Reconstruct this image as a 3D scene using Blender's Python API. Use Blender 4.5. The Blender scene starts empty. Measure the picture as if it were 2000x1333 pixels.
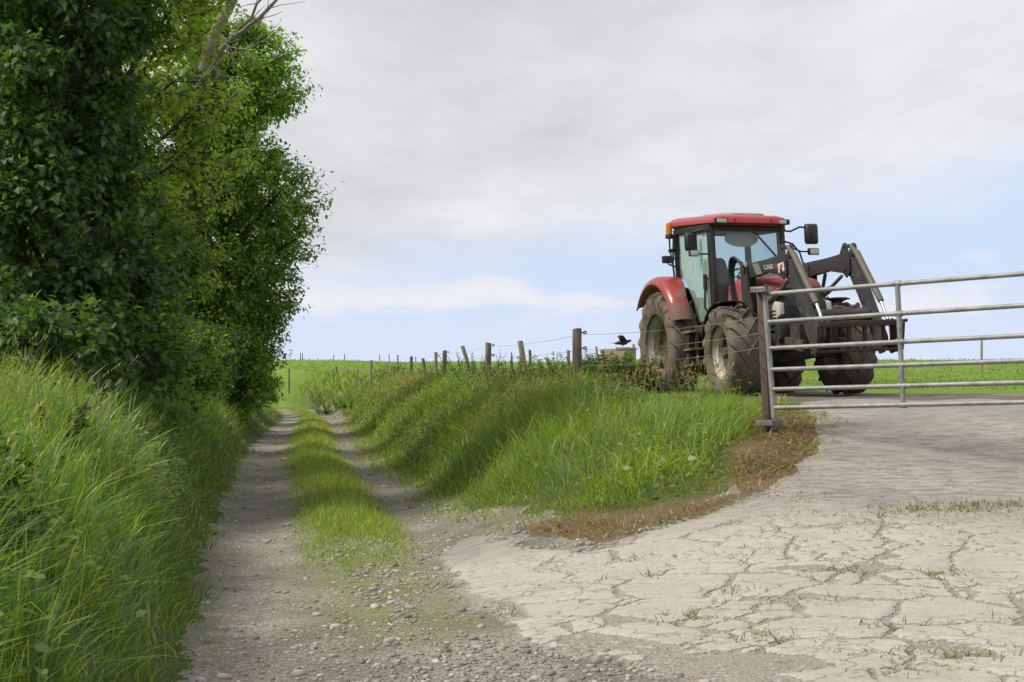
import bpy, bmesh, math, random
import numpy as np
from mathutils import Vector, Matrix, Quaternion
R = math.radians
SC = bpy.context.scene
COL = SC.collection
EYE = 1.5            # eye height above the near lane, metres
S = 1.8              # plan distances below are surveyed in units of 1.8 m along the view, 1 m across
FPX = 1944.0         # pixels per unit slope in those survey units (63 mm lens on the 2000 px wide photograph)
HOR = 770.0          # row of the true horizon

# ------------------------------------------------------------------ camera
cam = bpy.data.cameras.new("camera"); cam_o = bpy.data.objects.new("camera", cam); COL.objects.link(cam_o)
cam.sensor_width = 36.0; cam.lens = 35.0*S
cam.shift_y = (HOR - 666.5) / 2000.0
cam.clip_start = 0.05; cam.clip_end = 3000
cam_o.location = (0, 0, EYE); cam_o.rotation_euler = (R(90), 0, 0)
SC.camera = cam_o

# ------------------------------------------------------------------ sun and sky
SUN_AZ = R(-102)      # clockwise from +Y (straight ahead): sun ahead and to the left
SUN_EL = R(50)
sun = bpy.data.lights.new("sun", 'SUN'); sun_o = bpy.data.objects.new("sun", sun); COL.objects.link(sun_o)
sun.energy = 4.0; sun.angle = R(15); sun.color = (1.0, 0.93, 0.82)
sdir = Vector((math.sin(SUN_AZ)*math.cos(SUN_EL), math.cos(SUN_AZ)*math.cos(SUN_EL), math.sin(SUN_EL)))
sun_o.rotation_euler = (-sdir).to_track_quat('-Z', 'Y').to_euler()
sun_o.location = sdir*60

vs = SC.view_settings
vs.view_transform = 'Standard'; vs.look = 'None'; vs.exposure = 0.1; vs.gamma = 1.0; vs.use_curve_mapping = False
SC.cycles.max_bounces = 6; SC.cycles.diffuse_bounces = 3; SC.cycles.glossy_bounces = 3
SC.cycles.transmission_bounces = 4; SC.cycles.transparent_max_bounces = 12
SC.cycles.caustics_reflective = False; SC.cycles.caustics_refractive = False
SC.cycles.use_denoising = True
SC.cycles.use_adaptive_sampling = True; SC.cycles.adaptive_threshold = 0.01

class NT:
    """tiny wrapper for building node trees"""
    def __init__(s, nt): s.t = nt; nt.nodes.clear()
    def n(s, typ, **kw):
        nd = s.t.nodes.new(typ)
        for k, v in kw.items():
            if k.startswith('i_'):
                key = k[2:]; key = int(key) if key.isdigit() else key
                s.put(nd.inputs[key], v)
            else: setattr(nd, k, v)
        return nd
    def put(s, sock, v):
        if isinstance(v, bpy.types.NodeSocket): s.t.links.new(v, sock)
        elif isinstance(v, bpy.types.Node): s.t.links.new(v.outputs[0], sock)
        else: sock.default_value = v
    def m(s, op, a, b=None, c=None, clamp=False):
        nd = s.t.nodes.new('ShaderNodeMath'); nd.operation = op; nd.use_clamp = clamp
        for i, v in enumerate((a, b, c)):
            if v is not None: s.put(nd.inputs[i], v)
        return nd.outputs[0]
    def mix(s, f, a, b, mode='MIX'):
        nd = s.t.nodes.new('ShaderNodeMix'); nd.data_type = 'RGBA'; nd.blend_type = mode; nd.clamp_factor = True
        s.put(nd.inputs[0], f)
        for i, v in ((6, a), (7, b)):
            if isinstance(v, (tuple, list)) and len(v) == 3: v = (*v, 1)
            s.put(nd.inputs[i], v)
        return nd.outputs[2]
    def ss(s, lo, hi, v, a=0.0, b=1.0):
        nd = s.t.nodes.new('ShaderNodeMapRange'); nd.interpolation_type = 'SMOOTHSTEP'; nd.clamp = True
        s.put(nd.inputs[0], v); nd.inputs[1].default_value = lo; nd.inputs[2].default_value = hi
        nd.inputs[3].default_value = a; nd.inputs[4].default_value = b
        return nd.outputs[0]
    def noise(s, vec, scale, detail=4, rough=.55, dist=0.0):
        nd = s.n('ShaderNodeTexNoise'); nd.inputs['Scale'].default_value = scale; nd.inputs['Detail'].default_value = detail
        nd.inputs['Roughness'].default_value = rough; nd.inputs['Distortion'].default_value = dist
        if vec is not None: s.put(nd.inputs['Vector'], vec)
        return nd.outputs[0]
    def voro(s, vec, scale, feat='F1', out=0, rnd=1.0):
        nd = s.n('ShaderNodeTexVoronoi', feature=feat); nd.inputs['Scale'].default_value = scale
        nd.inputs['Randomness'].default_value = rnd
        if vec is not None: s.put(nd.inputs['Vector'], vec)
        return nd.outputs[out]
    def comb(s, x, y, z):
        nd = s.t.nodes.new('ShaderNodeCombineXYZ')
        for i, v in enumerate((x, y, z)): s.put(nd.inputs[i], v)
        return nd.outputs[0]

# world: Nishita sky seen through broken cloud
W = bpy.data.worlds.new("World"); SC.world = W; W.use_nodes = True
w = NT(W.node_tree)
sky = w.n('ShaderNodeTexSky', sky_type='NISHITA'); sky.sun_disc = False
sky.sun_elevation = SUN_EL; sky.sun_rotation = SUN_AZ % (2*math.pi); sky.air_density = 1.0; sky.dust_density = 1.2
tc = w.n('ShaderNodeTexCoord'); sep = w.n('ShaderNodeSeparateXYZ'); w.put(sep.inputs[0], tc.outputs['Generated'])
X_, Y_, Z_ = sep.outputs
X_ = w.m('MULTIPLY', X_, S); Z_ = w.m('MULTIPLY', Z_, S)
zc = w.m('MAXIMUM', Z_, 0.0)
den = w.m('ADD', zc, 0.16)
P_ = w.comb(w.m('DIVIDE', X_, den), w.m('DIVIDE', Y_, den), 0.3)
nb = w.noise(P_, 0.55, 5, .52, .3)
nf = w.noise(P_, 1.7, 6, .55, .2)
nbig = w.noise(P_, 0.33, 2, .5)
g = w.m('SUBTRACT', w.m('SUBTRACT', zc, 0.118), w.m('MULTIPLY', w.m('ADD', X_, 0.18), 0.125))
g = w.m('ADD', g, w.m('MULTIPLY', w.m('SUBTRACT', nb, .5), 0.24))
g = w.m('ADD', g, w.m('MULTIPLY', w.m('SUBTRACT', nf, .5), 0.07))
cov = w.ss(-0.06, 0.07, g)
# low white cumulus bank near the horizon
low = w.m('ADD', w.m('MULTIPLY', w.m('SUBTRACT', w.noise(w.comb(w.m('MULTIPLY', X_, 5.0), Y_, w.m('MULTIPLY', Z_, 17.0)), 1.6, 5, .55), .5), 1.7),
          w.m('SUBTRACT', .42, w.m('MULTIPLY', w.m('ABSOLUTE', w.m('SUBTRACT', zc, .093)), 13.0)))
lowc = w.m('MULTIPLY', w.ss(.10, .55, low), .75)
cl_dark, cl_lite = (5.6, 5.65, 5.9, 1), (8.2, 8.2, 8.35, 1)
shade = w.m('ADD', w.m('MULTIPLY', w.m('SUBTRACT', nbig, .5), 2.6), w.m('ADD', .42, w.m('MULTIPLY', w.m('SUBTRACT', nf, .5), 1.5)))
n3 = w.noise(P_, 4.2, 6, .6, .3)
shade = w.m('ADD', shade, w.m('MULTIPLY', w.m('SUBTRACT', n3, .5), .8))
shade = w.m('ADD', shade, w.m('MULTIPLY', w.ss(.1, -.5, X_), .28))
shade = w.m('ADD', shade, w.m('MULTIPLY', w.ss(.10, .0, g), .28), clamp=True)
cloud = w.mix(shade, cl_dark, cl_lite)
blue = w.mix(0.80, sky.outputs[0], (6.3, 7.5, 9.9))
blue = w.mix(w.ss(.16, .0, zc, 0, .45), blue, (7.6, 8.2, 9.6))
col = w.mix(lowc, blue, (8.5, 8.35, 8.6))
col = w.mix(w.m('MULTIPLY', cov, .96), col, cloud)
bg = w.n('ShaderNodeBackground'); w.put(bg.inputs[0], col); bg.inputs[1].default_value = 0.1
wo = w.n('ShaderNodeOutputWorld'); w.put(wo.inputs[0], bg.outputs[0])

# ------------------------------------------------------------------ object helpers
def tag(o, label=None, cat=None, group=None, kind=None):
    if label: o['label'] = label
    if cat: o['category'] = cat
    if group: o['group'] = group
    if kind: o['kind'] = kind
    return o
def empty(name, loc=(0, 0, 0), rz=0.0, parent=None):
    o = bpy.data.objects.new(name, None); COL.objects.link(o); o.location = loc; o.rotation_euler = (0, 0, rz)
    o.empty_display_size = .3
    if parent: o.parent = parent
    return o
def link_mesh(name, me, m, parent=None):
    o = bpy.data.objects.new(name, me); COL.objects.link(o)
    if m: me.materials.append(m)
    if parent: o.parent = parent
    return o
def copy_tree(o, parent=None):
    c = o.copy(); COL.objects.link(c)
    if parent: c.parent = parent
    for ch in list(o.children): copy_tree(ch, c)
    return c

class MB:
    """mesh builder: collects shapes, builds ONE object"""
    def __init__(s): s.v = []; s.f = []
    def add(s, vs, fs):
        b = len(s.v); s.v += [tuple(p) for p in vs]; s.f += [tuple(i+b for i in f) for f in fs]; return s
    def box(s, c, size, rot=None, taper=1.0):
        hx, hy, hz = (q/2 for q in size); c = Vector(c); M = rot if rot is not None else Matrix.Identity(3)
        vs = []
        for z in (-1, 1):
            k = taper if z > 0 else 1.0
            for x, y in ((-1, -1), (1, -1), (1, 1), (-1, 1)): vs.append(c + M @ Vector((x*hx*k, y*hy*k, z*hz)))
        return s.add(vs, [(3, 2, 1, 0), (4, 5, 6, 7), (0, 1, 5, 4), (1, 2, 6, 5), (2, 3, 7, 6), (3, 0, 4, 7)])
    def bar(s, a, b, w, h, up=(0, 0, 1)):
        a, b = Vector(a), Vector(b); d = (b-a); L = d.length; d.normalize()
        u = Vector(up); sd = d.cross(u)
        if sd.length < 1e-4: sd = d.cross(Vector((1, 0, 0)))
        sd.normalize(); u = sd.cross(d)
        M = Matrix((d, sd, u)).transposed()
        return s.box((a+b)/2, (L, w, h), M)
    def tube(s, pts, rad, n=10, cap=True):
        pts = [Vector(p) for p in pts]; k = len(pts)
        rad = list(rad) if hasattr(rad, '__len__') else [rad]*k
        b = len(s.v); prev = None
        for i, p in enumerate(pts):
            d = (pts[min(i+1, k-1)] - pts[max(i-1, 0)])
            if d.length < 1e-9: d = Vector((0, 0, 1))
            d.normalize()
            if prev is None:
                u = d.cross(Vector((0, 0, 1)) if abs(d.z) < .9 else Vector((1, 0, 0)))
            else: u = prev - d*prev.dot(d)
            u.normalize(); prev = u; v2 = d.cross(u)
            for j in range(n):
                a = 2*math.pi*j/n; s.v.append(tuple(p + (u*math.cos(a) + v2*math.sin(a))*rad[i]))
        for i in range(k-1):
            for j in range(n):
                s.f.append((b+i*n+j, b+i*n+(j+1) % n, b+(i+1)*n+(j+1) % n, b+(i+1)*n+j))
        if cap:
            s.f.append(tuple(b+j for j in reversed(range(n)))); s.f.append(tuple(b+(k-1)*n+j for j in range(n)))
        return s
    def prism(s, poly, y0, y1, plane='xz'):
        """extrude a 2-D polygon given in the xz (side) / xy / yz plane along the third axis"""
        def P(p, t):
            return {'xz': (p[0], t, p[1]), 'xy': (p[0], p[1], t), 'yz': (t, p[0], p[1])}[plane]
        n = len(poly); vs = [P(p, y0) for p in poly] + [P(p, y1) for p in poly]
        fs = [tuple(range(n)), tuple(reversed(range(n, 2*n)))] + [(i, n+i, n+(i+1) % n, (i+1) % n) for i in range(n)]
        return s.add(vs, fs)
    def lathe(s, prof, n=32, c=(0, 0, 0), axis='z', a0=0.0, a1=2*math.pi):
        """prof: list of (radius, height along axis)"""
        full = abs(a1-a0-2*math.pi) < 1e-6; m_ = n if full else n+1
        b = len(s.v); c = Vector(c)
        for (r, h) in prof:
            for j in range(m_):
                a = a0 + (a1-a0)*j/n; x, y = r*math.cos(a), r*math.sin(a)
                s.v.append(tuple(c + Vector({'z': (x, y, h), 'y': (x, h, y), 'x': (h, x, y)}[axis])))
        for i in range(len(prof)-1):
            for j in range(n):
                j2 = (j+1) % m_
                s.f.append((b+i*m_+j, b+i*m_+j2, b+(i+1)*m_+j2, b+(i+1)*m_+j))
        return s
    def loft(s, rings, cap=True, close=True):
        n = len(rings[0]); b = len(s.v)
        for r in rings: s.v += [tuple(p) for p in r]
        for i in range(len(rings)-1):
            for j in range(n if close else n-1):
                s.f.append((b+i*n+j, b+i*n+(j+1) % n, b+(i+1)*n+(j+1) % n, b+(i+1)*n+j))
        if cap:
            s.f.append(tuple(b+j for j in reversed(range(n)))); s.f.append(tuple(b+(len(rings)-1)*n+j for j in range(n)))
        return s
    def build(s, name, m, parent=None, bevel=0.0, smooth=38, seg=2):
        me = bpy.data.meshes.new(name); me.from_pydata(s.v, [], s.f); me.validate()
        bm = bmesh.new(); bm.from_mesh(me); bmesh.ops.recalc_face_normals(bm, faces=bm.faces)
        if bevel > 0:
            es = [e for e in bm.edges if len(e.link_faces) == 2 and e.calc_face_angle(0) > R(35)]
            bmesh.ops.bevel(bm, geom=es, offset=bevel, segments=seg, affect='EDGES', profile=.6, clamp_overlap=True)
        bm.to_mesh(me); bm.free()
        if smooth:
            for p in me.polygons: p.use_smooth = True
            me.set_sharp_from_angle(angle=R(smooth))
        return link_mesh(name, me, m, parent)

def np_mesh(name, verts, faces_list, m, tint=None, parent=None, smooth=True):
    """fast mesh: faces_list = list of (F,k) int arrays"""
    me = bpy.data.meshes.new(name)
    nv = len(verts); me.vertices.add(nv); me.vertices.foreach_set('co', np.ascontiguousarray(verts, dtype=np.float32).ravel())
    loops = np.concatenate([f.ravel() for f in faces_list]); tot = np.concatenate([np.full(len(f), f.shape[1]) for f in faces_list])
    st = np.concatenate(([0], np.cumsum(tot)[:-1]))
    me.loops.add(len(loops)); me.loops.foreach_set('vertex_index', loops.astype(np.int32))
    me.polygons.add(len(tot)); me.polygons.foreach_set('loop_start', st.astype(np.int32))
    me.polygons.foreach_set('loop_total', tot.astype(np.int32))
    if smooth: me.polygons.foreach_set('use_smooth', np.ones(len(tot), dtype=bool))
    if tint is not None:
        at = me.attributes.new('tint', 'FLOAT_COLOR', 'POINT')
        c4 = np.ones((nv, 4), np.float32); c4[:, :3] = tint; at.data.foreach_set('color', c4.ravel())
    me.update(calc_edges=True)
    return link_mesh(name, me, m, parent)

# numpy value noise
def _h(ix, iy, seed):
    n = (ix.astype(np.int64)*374761393 + iy.astype(np.int64)*668265263 + seed*1442695041) & 0xffffffff
    n = ((n ^ (n >> 13))*1274126177) & 0xffffffff
    return ((n ^ (n >> 16)) & 0xffff)/65535.0
def vn(x, y, sc=1.0, seed=0):
    x = np.asarray(x, float)*sc; y = np.asarray(y, float)*sc
    ix, iy = np.floor(x), np.floor(y); fx, fy = x-ix, y-iy
    fx = fx*fx*(3-2*fx); fy = fy*fy*(3-2*fy)
    a = _h(ix, iy, seed); b = _h(ix+1, iy, seed); c = _h(ix, iy+1, seed); d = _h(ix+1, iy+1, seed)
    return (a*(1-fx)+b*fx)*(1-fy) + (c*(1-fx)+d*fx)*fy
def fbm(x, y, sc=1.0, seed=0, o=4):
    t = 0; a = .5; s = 0
    for i in range(o): t = t + a*vn(x, y, sc*2**i, seed+i*17); s += a; a *= .5
    return t/s
def sst(a, b, x):
    t = np.clip((np.asarray(x, float)-a)/(b-a), 0, 1); return t*t*(3-2*t)
RNG = np.random.default_rng(7)

# ------------------------------------------------------------------ terrain
# x right, y straight ahead, z up; heights below are first written relative to the eye
_LY = [-40, 0, 5.18, 6.8, 8.6, 11.2, 17.7, 28.6, 46, 55, 70, 100]
_LX = [8.5, -.55, -1.72, -2.13, -2.65, -3.25, -4.83, -7.06, -10.9, -13.8, -21, -40]
_LZ = [-1.6, -1.52, -1.5, -1.5, -1.46, -1.33, -1.18, -1.03, -.93, -.6, .1, 1.0]
_AY = [-40, 0, 4.9, 5.9, 6.8, 8.0, 8.8, 9.5, 10.2, 11.3, 13, 16, 18, 30, 45, 60, 90, 120, 140, 165, 300, 900]
_AZ = [-1.75, -1.62, -1.42, -1.305, -1.154, -.864, -.60, -.36, -.20, -.11, -.05, -.02, .03, .3, .62, 1.22, 2.95, 4.35, 4.95, 4.9, -6, -60]
def cub(xs, ys):
    xs, ys = np.array(xs, float), np.array(ys, float)
    d = np.gradient(ys, xs)
    def f(x):
        x = np.clip(np.asarray(x, float), xs[0], xs[-1]); i = np.clip(np.searchsorted(xs, x, side='right')-1, 0, len(xs)-2)
        h = xs[i+1]-xs[i]; t = (x-xs[i])/h
        return (2*t**3-3*t**2+1)*ys[i] + (t**3-2*t**2+t)*h*d[i] + (-2*t**3+3*t**2)*ys[i+1] + (t**3-t**2)*h*d[i+1]
    return f
lane_x = cub(_LY, _LX); lane_z = cub(_LY, _LZ)
def app_z(y): return np.interp(y, _AY, _AZ)
LANE_W = 2.5
def seg_dist(px, py, poly, closed=True):
    d = np.full(px.shape, 1e9); n = len(poly)
    for i in range(n if closed else n-1):
        ax, ay = poly[i]; bx, by = poly[(i+1) % n]; ex, ey = bx-ax, by-ay
        t = np.clip(((px-ax)*ex+(py-ay)*ey)/(ex*ex+ey*ey+1e-12), 0, 1)
        d = np.minimum(d, np.hypot(px-ax-t*ex, py-ay-t*ey))
    return d
def inside(px, py, poly):
    c = np.zeros(px.shape, bool); n = len(poly)
    for i in range(n):
        ax, ay = poly[i]; bx, by = poly[(i+1) % n]
        k = ((ay > py) != (by > py)) & (px < (bx-ax)*(py-ay)/((by-ay) if by != ay else 1e-12)+ax)
        c ^= k
    return c
def sdist(px, py, poly):
    px, py = np.asarray(px, float), np.asarray(py, float)
    d = seg_dist(px, py, poly); return np.where(inside(px, py, poly), d, -d)
# toe of the right-hand bank: along the lane, round the nose, up to the gate post
_toe = [(float(lane_x(y))+LANE_W, y) for y in (95, 75, 62, 55, 46, 38, 30, 24, 18, 14, 11.6)] + \
       [(-.55, 10.4), (-.05, 9.35), (.70, 8.15), (1.35, 8.05), (1.95, 8.45), (2.35, 9.1), (2.85, 9.9)]
RIGHT = _toe + [(3.4, 10.6), (300, 10.6), (300, 95)]
NOSE = _toe + [(2.9, 10.8), (3.2, 12.5), (2.4, 13.6), (2.8, 16), (4.5, 19), (40, 24), (140, 40), (140, 95)]   # its grassy part
_PY = [7, 8, 10, 12, 15, 18, 30, 45, 60, 90, 120, 140, 165, 300]
_PZ = [-.8, -.62, -.27, -.12, -.02, .05, .3, .62, 1.22, 2.95, 4.35, 4.95, 4.9, -6]
def H(x, y):
    x, y = np.broadcast_arrays(np.asarray(x, float), np.asarray(y, float))
    lz = lane_z(y); az = app_z(y)
    az = az*(1 + .07*sst(40, 110, y)*sst(0, 40, x))
    wv = sst(-1.6, 2.6, x)*sst(40, 20, y)
    base = lz*(1-wv) + az*wv
    u = x - lane_x(y)
    # left bank
    bh = np.interp(y, [-10, 2, 9, 14, 25, 45, 70], [1.1, 1.2, 1.32, 1.24, 1.03, .8, .6])
    tl = np.clip(-u/1.75, 0, 1); lb = bh*(1-(1-tl)**1.8)*sst(-.02, .25, -u/1.75)
    lb = lb + .16*(fbm(x, y, .9, 5, 3)-.5)*sst(.3, 1.2, -u)
    leftfar = np.interp(y, [0, 40, 60, 90, 120, 140, 165, 300], [0, 0, .4, 2.4, 4.6, 5.2, 5.2, -5])
    z = base + np.where(u < 0, lb, 0)
    z = np.where(u < -6, z + leftfar*sst(-6, -14, u), z)
    # right bank
    d = sdist(x, y, RIGHT); pl = np.interp(y, _PY, _PZ)*(1 + .07*sst(40, 110, y)*sst(0, 40, x))
    pl = np.maximum(pl, base)
    t = sst(0, 1, np.clip(d, 0, 2.3)/2.3)**.75
    z = np.where((d > 0), z + (pl-z)*t, z)
    z = z + .10*(fbm(x, y, .8, 9, 3)-.5)*np.clip(d, 0, 1)*sst(60, 20, y)
    z = z + .5*(fbm(x, y, .05, 21, 3)-.5)*sst(35, 80, y)
    # wheel ruts and crown of the lane
    crown = .07*np.exp(-((u-1.3)/.34)**2)*sst(7, 10, y) - .03*np.exp(-((u-.42)/.28)**2) - .03*np.exp(-((u-2.1)/.28)**2)*sst(7, 10, y)
    z = z + crown*((u > -.2) & (u < LANE_W+.2))
    z = z + .035*(fbm(x, y, 1.3, 31, 3)-.5)
    return z + EYE
def Hs(x, y): return float(H(np.array([x]), np.array([y]))[0])
def at(px, py, Y): return Vector(((px-1000)/FPX*Y, Y*S, EYE + (HOR-py)/FPX*Y))
def on_ground(px, py):
    """where a sight line meets the terrain (used to survey outlines on the ground)"""
    ys = np.linspace(3.0, 90, 9000); xs = (px-1000)/FPX*ys; zs = EYE + (HOR-py)/FPX*ys
    k = np.argmax(zs <= H(xs, ys)); return (float(xs[k]), float(ys[k]))
def G(pts): return [on_ground(*p) for p in pts]

# outlines on the ground
CONC = G([(905, 1050), (865, 1080), (862, 1112), (905, 1165), (965, 1222), (1040, 1262), (1180, 1290), (1320, 1330)]) + \
       [(1.0, 4.4), (1.6, 2.0), (3, -3), (14, -3), (14, 8.6), (6, 9.6), (5.8, 12.2), (4.2, 12.4)] + [(3.25, 11.2), (3.05, 10.1)] + \
       G([(1600, 885), (1560, 925), (1490, 968), (1380, 1012), (1230, 1055), (1130, 1085), (1040, 1072), (960, 1052)])
MUD = [(3.1, 11.0), (5.9, 12.0), (14, 9.2), (16, 14.2), (7, 16.2), (4.6, 16.6), (3.2, 14.6), (2.7, 12.6)]
DEAD = G([(1000, 1040), (1150, 1062), (1330, 1020), (1480, 968), (1560, 925), (1620, 880), (1665, 830), (1600, 806), (1510, 815), (1470, 850), (1420, 900), (1440, 965), (1350, 985), (1230, 1010), (1080, 1015)])

# grid lines: dense near the lens, coarser outward
def lines(dense, lo, hi, g=1.06, mx=14):
    a = list(dense); st = a[-1]-a[-2]
    while a[-1] < hi: st = min(st*g, mx); a.append(a[-1]+st)
    st = a[1]-a[0]
    while a[0] > lo: st = min(st*g, mx); a.insert(0, a[0]-st)
    return np.array(a)
gx = lines(np.concatenate((np.arange(-3.6, 0, .04), np.arange(0, 4.6, .025))), -330, 330, 1.045)
gy = lines(np.concatenate((np.arange(4.6, 8.6, .025), np.arange(8.6, 13, .04))), -45, 620, 1.035)
GX, GY = np.meshgrid(gx, gy); NX, NY = len(gx), len(gy)
px_, py_ = GX.ravel(), GY.ravel()
GZ = H(px_, py_)
u_ = px_ - lane_x(py_)
jit = (fbm(px_, py_*S, 3.0, 3, 4)-.5)
dC = sdist(px_, py_, CONC) + jit*.30*np.where(py_ < 9, 1, .7)
# broken concrete: warped Voronoi slabs with gravel-filled joints
sel = (dC > -.1) & (py_ > 3) & (py_ < 10)
def voronoi(x, y, seed, sx, sy, rot=.35):
    c, s_ = math.cos(rot), math.sin(rot); X, Y = (x*c - y*s_)/sx, (x*s_ + y*c)/sy
    ix, iy = np.floor(X), np.floor(Y); f1 = np.full(x.shape, 9.); f2 = f1.copy(); idd = np.zeros(x.shape)
    for dx in (-1, 0, 1):
        for dy in (-1, 0, 1):
            jx, jy = ix+dx, iy+dy
            qx = jx + .5 + .8*(_h(jx, jy, seed)-.5); qy = jy + .5 + .8*(_h(jx, jy, seed+5)-.5)
            d = np.hypot((X-qx)*sx, (Y-qy)*sy); nw = d < f1
            f2 = np.where(nw, f1, np.minimum(f2, d)); idd = np.where(nw, _h(jx, jy, seed+9), idd); f1 = np.minimum(f1, d)
    return f2-f1, idd
ry_ = py_*S
wx = px_ + .26*(fbm(px_, ry_, 2.2, 41, 3)-.5) + .07*(fbm(px_, ry_, 8, 44, 2)-.5); wy = ry_ + .26*(fbm(px_, ry_, 2.2, 42, 3)-.5) + .07*(fbm(px_, ry_, 8, 45, 2)-.5)
e1, id1 = voronoi(wx, wy, 3, .66, .62)
e2, id2 = voronoi(wx, wy, 8, .31, .33, .9)
wear = fbm(px_, ry_, .5, 77, 3)
zone = sst(7.9, 6.6, py_ - .15*px_)                       # the broken, low end of the apron
crk = sst(.40, .60, fbm(px_, ry_, 1.1, 131, 3))*(.35+.65*sst(.3, .7, fbm(px_, ry_, 3.0, 133, 2)))
crk = np.maximum(crk, .85*sst(7.1, 6.1, py_ - .12*px_)*sst(.22, .48, fbm(px_, ry_, 1.7, 137, 3))*sst(-.6, .6, px_))
gapw = .002 + crk*.011 + crk*.045*np.clip(wear-.42, 0, 1)*2.2*zone
slab = sst(0, 1, (e1-gapw*.6)/(.02+gapw*.9))
small = np.where((id1 > .35), sst(0, 1, (e2-gapw*.4)/(.02+gapw*.9)), 1)
slab = np.minimum(slab, 1-(1-small)*zone*sst(.35, .55, wear))
lost = sst(6.7, 5.6, py_ + .75*np.abs(px_-.35))          # the worn patch towards the camera
gone = (id1 < .34*lost) | ((id2 < .09*zone) & (id1 < .6) & (wear > .5))
slab = np.where(gone, slab*(.15+.35*vn(px_, ry_, 5, 8)), slab)
slab = slab*sst(-.02, .10, dC)
edge_gravel = sst(.45, .0, dC)*sst(7.6, 6.0, py_)           # slabs peter out into gravel at the lane side
slab = slab*(1-edge_gravel*(id2 > .35))
ramp = sst(7.4, 8.4, py_ + .1*px_)
slab = np.maximum(slab, ramp*sst(0, .1, dC)*.97)
GZ = GZ + np.where(sel, .022*slab, 0)
lane_m = (u_ > -.05+jit*.35) & (u_ < LANE_W+jit*.5) & (py_ < 51)
near_open = (py_ < 11.2) & (px_ < 4) & (u_ > -.05+jit*.35) & (sdist(px_, py_, RIGHT) < .02+jit*.25)
dead_d = sdist(px_, py_, DEAD)
lane_m = (lane_m | near_open) & ~((dead_d + jit*.3 > 0) & (py_ < 12))
mud_m = (sdist(px_, py_, MUD) + jit*1.2 > 0) & (dead_d + jit*.3 < 0)
cls = np.zeros(px_.shape, int); cls[lane_m] = 1; cls[mud_m] = 3; cls[dC > 0] = 2
cf = cls.reshape(NY, NX)[:-1, :-1]
idx = np.arange(NX*NY).reshape(NY, NX)
quads = np.stack((idx[:-1, :-1], idx[:-1, 1:], idx[1:, 1:], idx[1:, :-1]), -1)
dead_a = sst(-.25, .1, dead_d + jit*.4)*sst(.22, .5, fbm(px_, py_*S, 1.4, 38, 3))
damp_a = sst(.42, .6, fbm(px_, py_, 1.1, 91, 3))
strip_a = np.exp(-((u_-1.33)/.55)**2)*sst(5.0, 6.8, py_)
thatch = np.maximum(sst(-.5, -.1, -u_+jit*.4)*sst(5.5, 4.2, -u_), sst(-.6, -.2, sdist(px_, py_, NOSE)+jit*.4)*sst(7.0, 4.0, px_-lane_x(py_)-LANE_W)*sst(70, 50, py_))
thatch = thatch*(1-.8*sst(14.5, 16, py_)*sst(2.2, 3.2, px_))
attrs = {'thatch': thatch, 'slab': slab, 'dead': dead_a, 'damp': damp_a, 'strip': strip_a, 'ramp': ramp}
V = np.stack((px_, py_*S, GZ), -1)
def ground_piece(name, k, m):
    q = quads[cf == k]; used = np.unique(q); remap = np.full(NX*NY, -1); remap[used] = np.arange(len(used))
    o = np_mesh(name, V[used], [remap[q]], m)
    for a, val in attrs.items():
        at_ = o.data.attributes.new(a, 'FLOAT', 'POINT'); at_.data.foreach_set('value', val[used].astype(np.float32))
    tag(o, kind='structure'); return o

# ------------------------------------------------------------------ ground materials
def new_mat(name):
    m = bpy.data.materials.new(name); m.use_nodes = True; n = NT(m.node_tree)
    b = n.n('ShaderNodeBsdfPrincipled'); o = n.n('ShaderNodeOutputMaterial'); n.put(o.inputs[0], b.outputs[0])
    return m, n, b
def attr(n, a, out='Fac'): return n.n('ShaderNodeAttribute', attribute_name=a).outputs[out]
def bump(n, b, h, st=.5, d=.02):
    bp = n.n('ShaderNodeBump'); bp.inputs['Strength'].default_value = st; bp.inputs['Distance'].default_value = d
    n.put(bp.inputs['Height'], h); n.put(b.inputs['Normal'], bp.outputs[0])

m_soil, n, b = new_mat('pasture_ground')
co = n.n('ShaderNodeTexCoord').outputs['Object']
f1 = n.noise(co, .25, 4); f2 = n.noise(co, 3.0, 5, .65); f3 = n.noise(co, 30, 3)
c = n.mix(n.ss(.35, .65, f1), (.125, .215, .030), (.165, .245, .040))
c = n.mix(n.ss(.45, .75, f2, 0, .6), c, (.085, .150, .022))
c = n.mix(n.ss(.5, .8, f3, 0, .4), c, (.20, .26, .06))
c = n.mix(n.m('MULTIPLY', attr(n, 'thatch'), .9), c, n.mix(f2, (.040, .052, .016), (.085, .095, .032)))
c = n.mix(n.m('MULTIPLY', attr(n, 'dead'), .9), c, n.mix(f2, (.085, .062, .042), (.21, .155, .10)))
n.put(b.inputs['Base Color'], c); b.inputs['Roughness'].default_value = .95; b.inputs['Specular IOR Level'].default_value = .1
bump(n, b, n.m('ADD', f2, n.m('MULTIPLY', f3, .5)), .8, .06)

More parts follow.
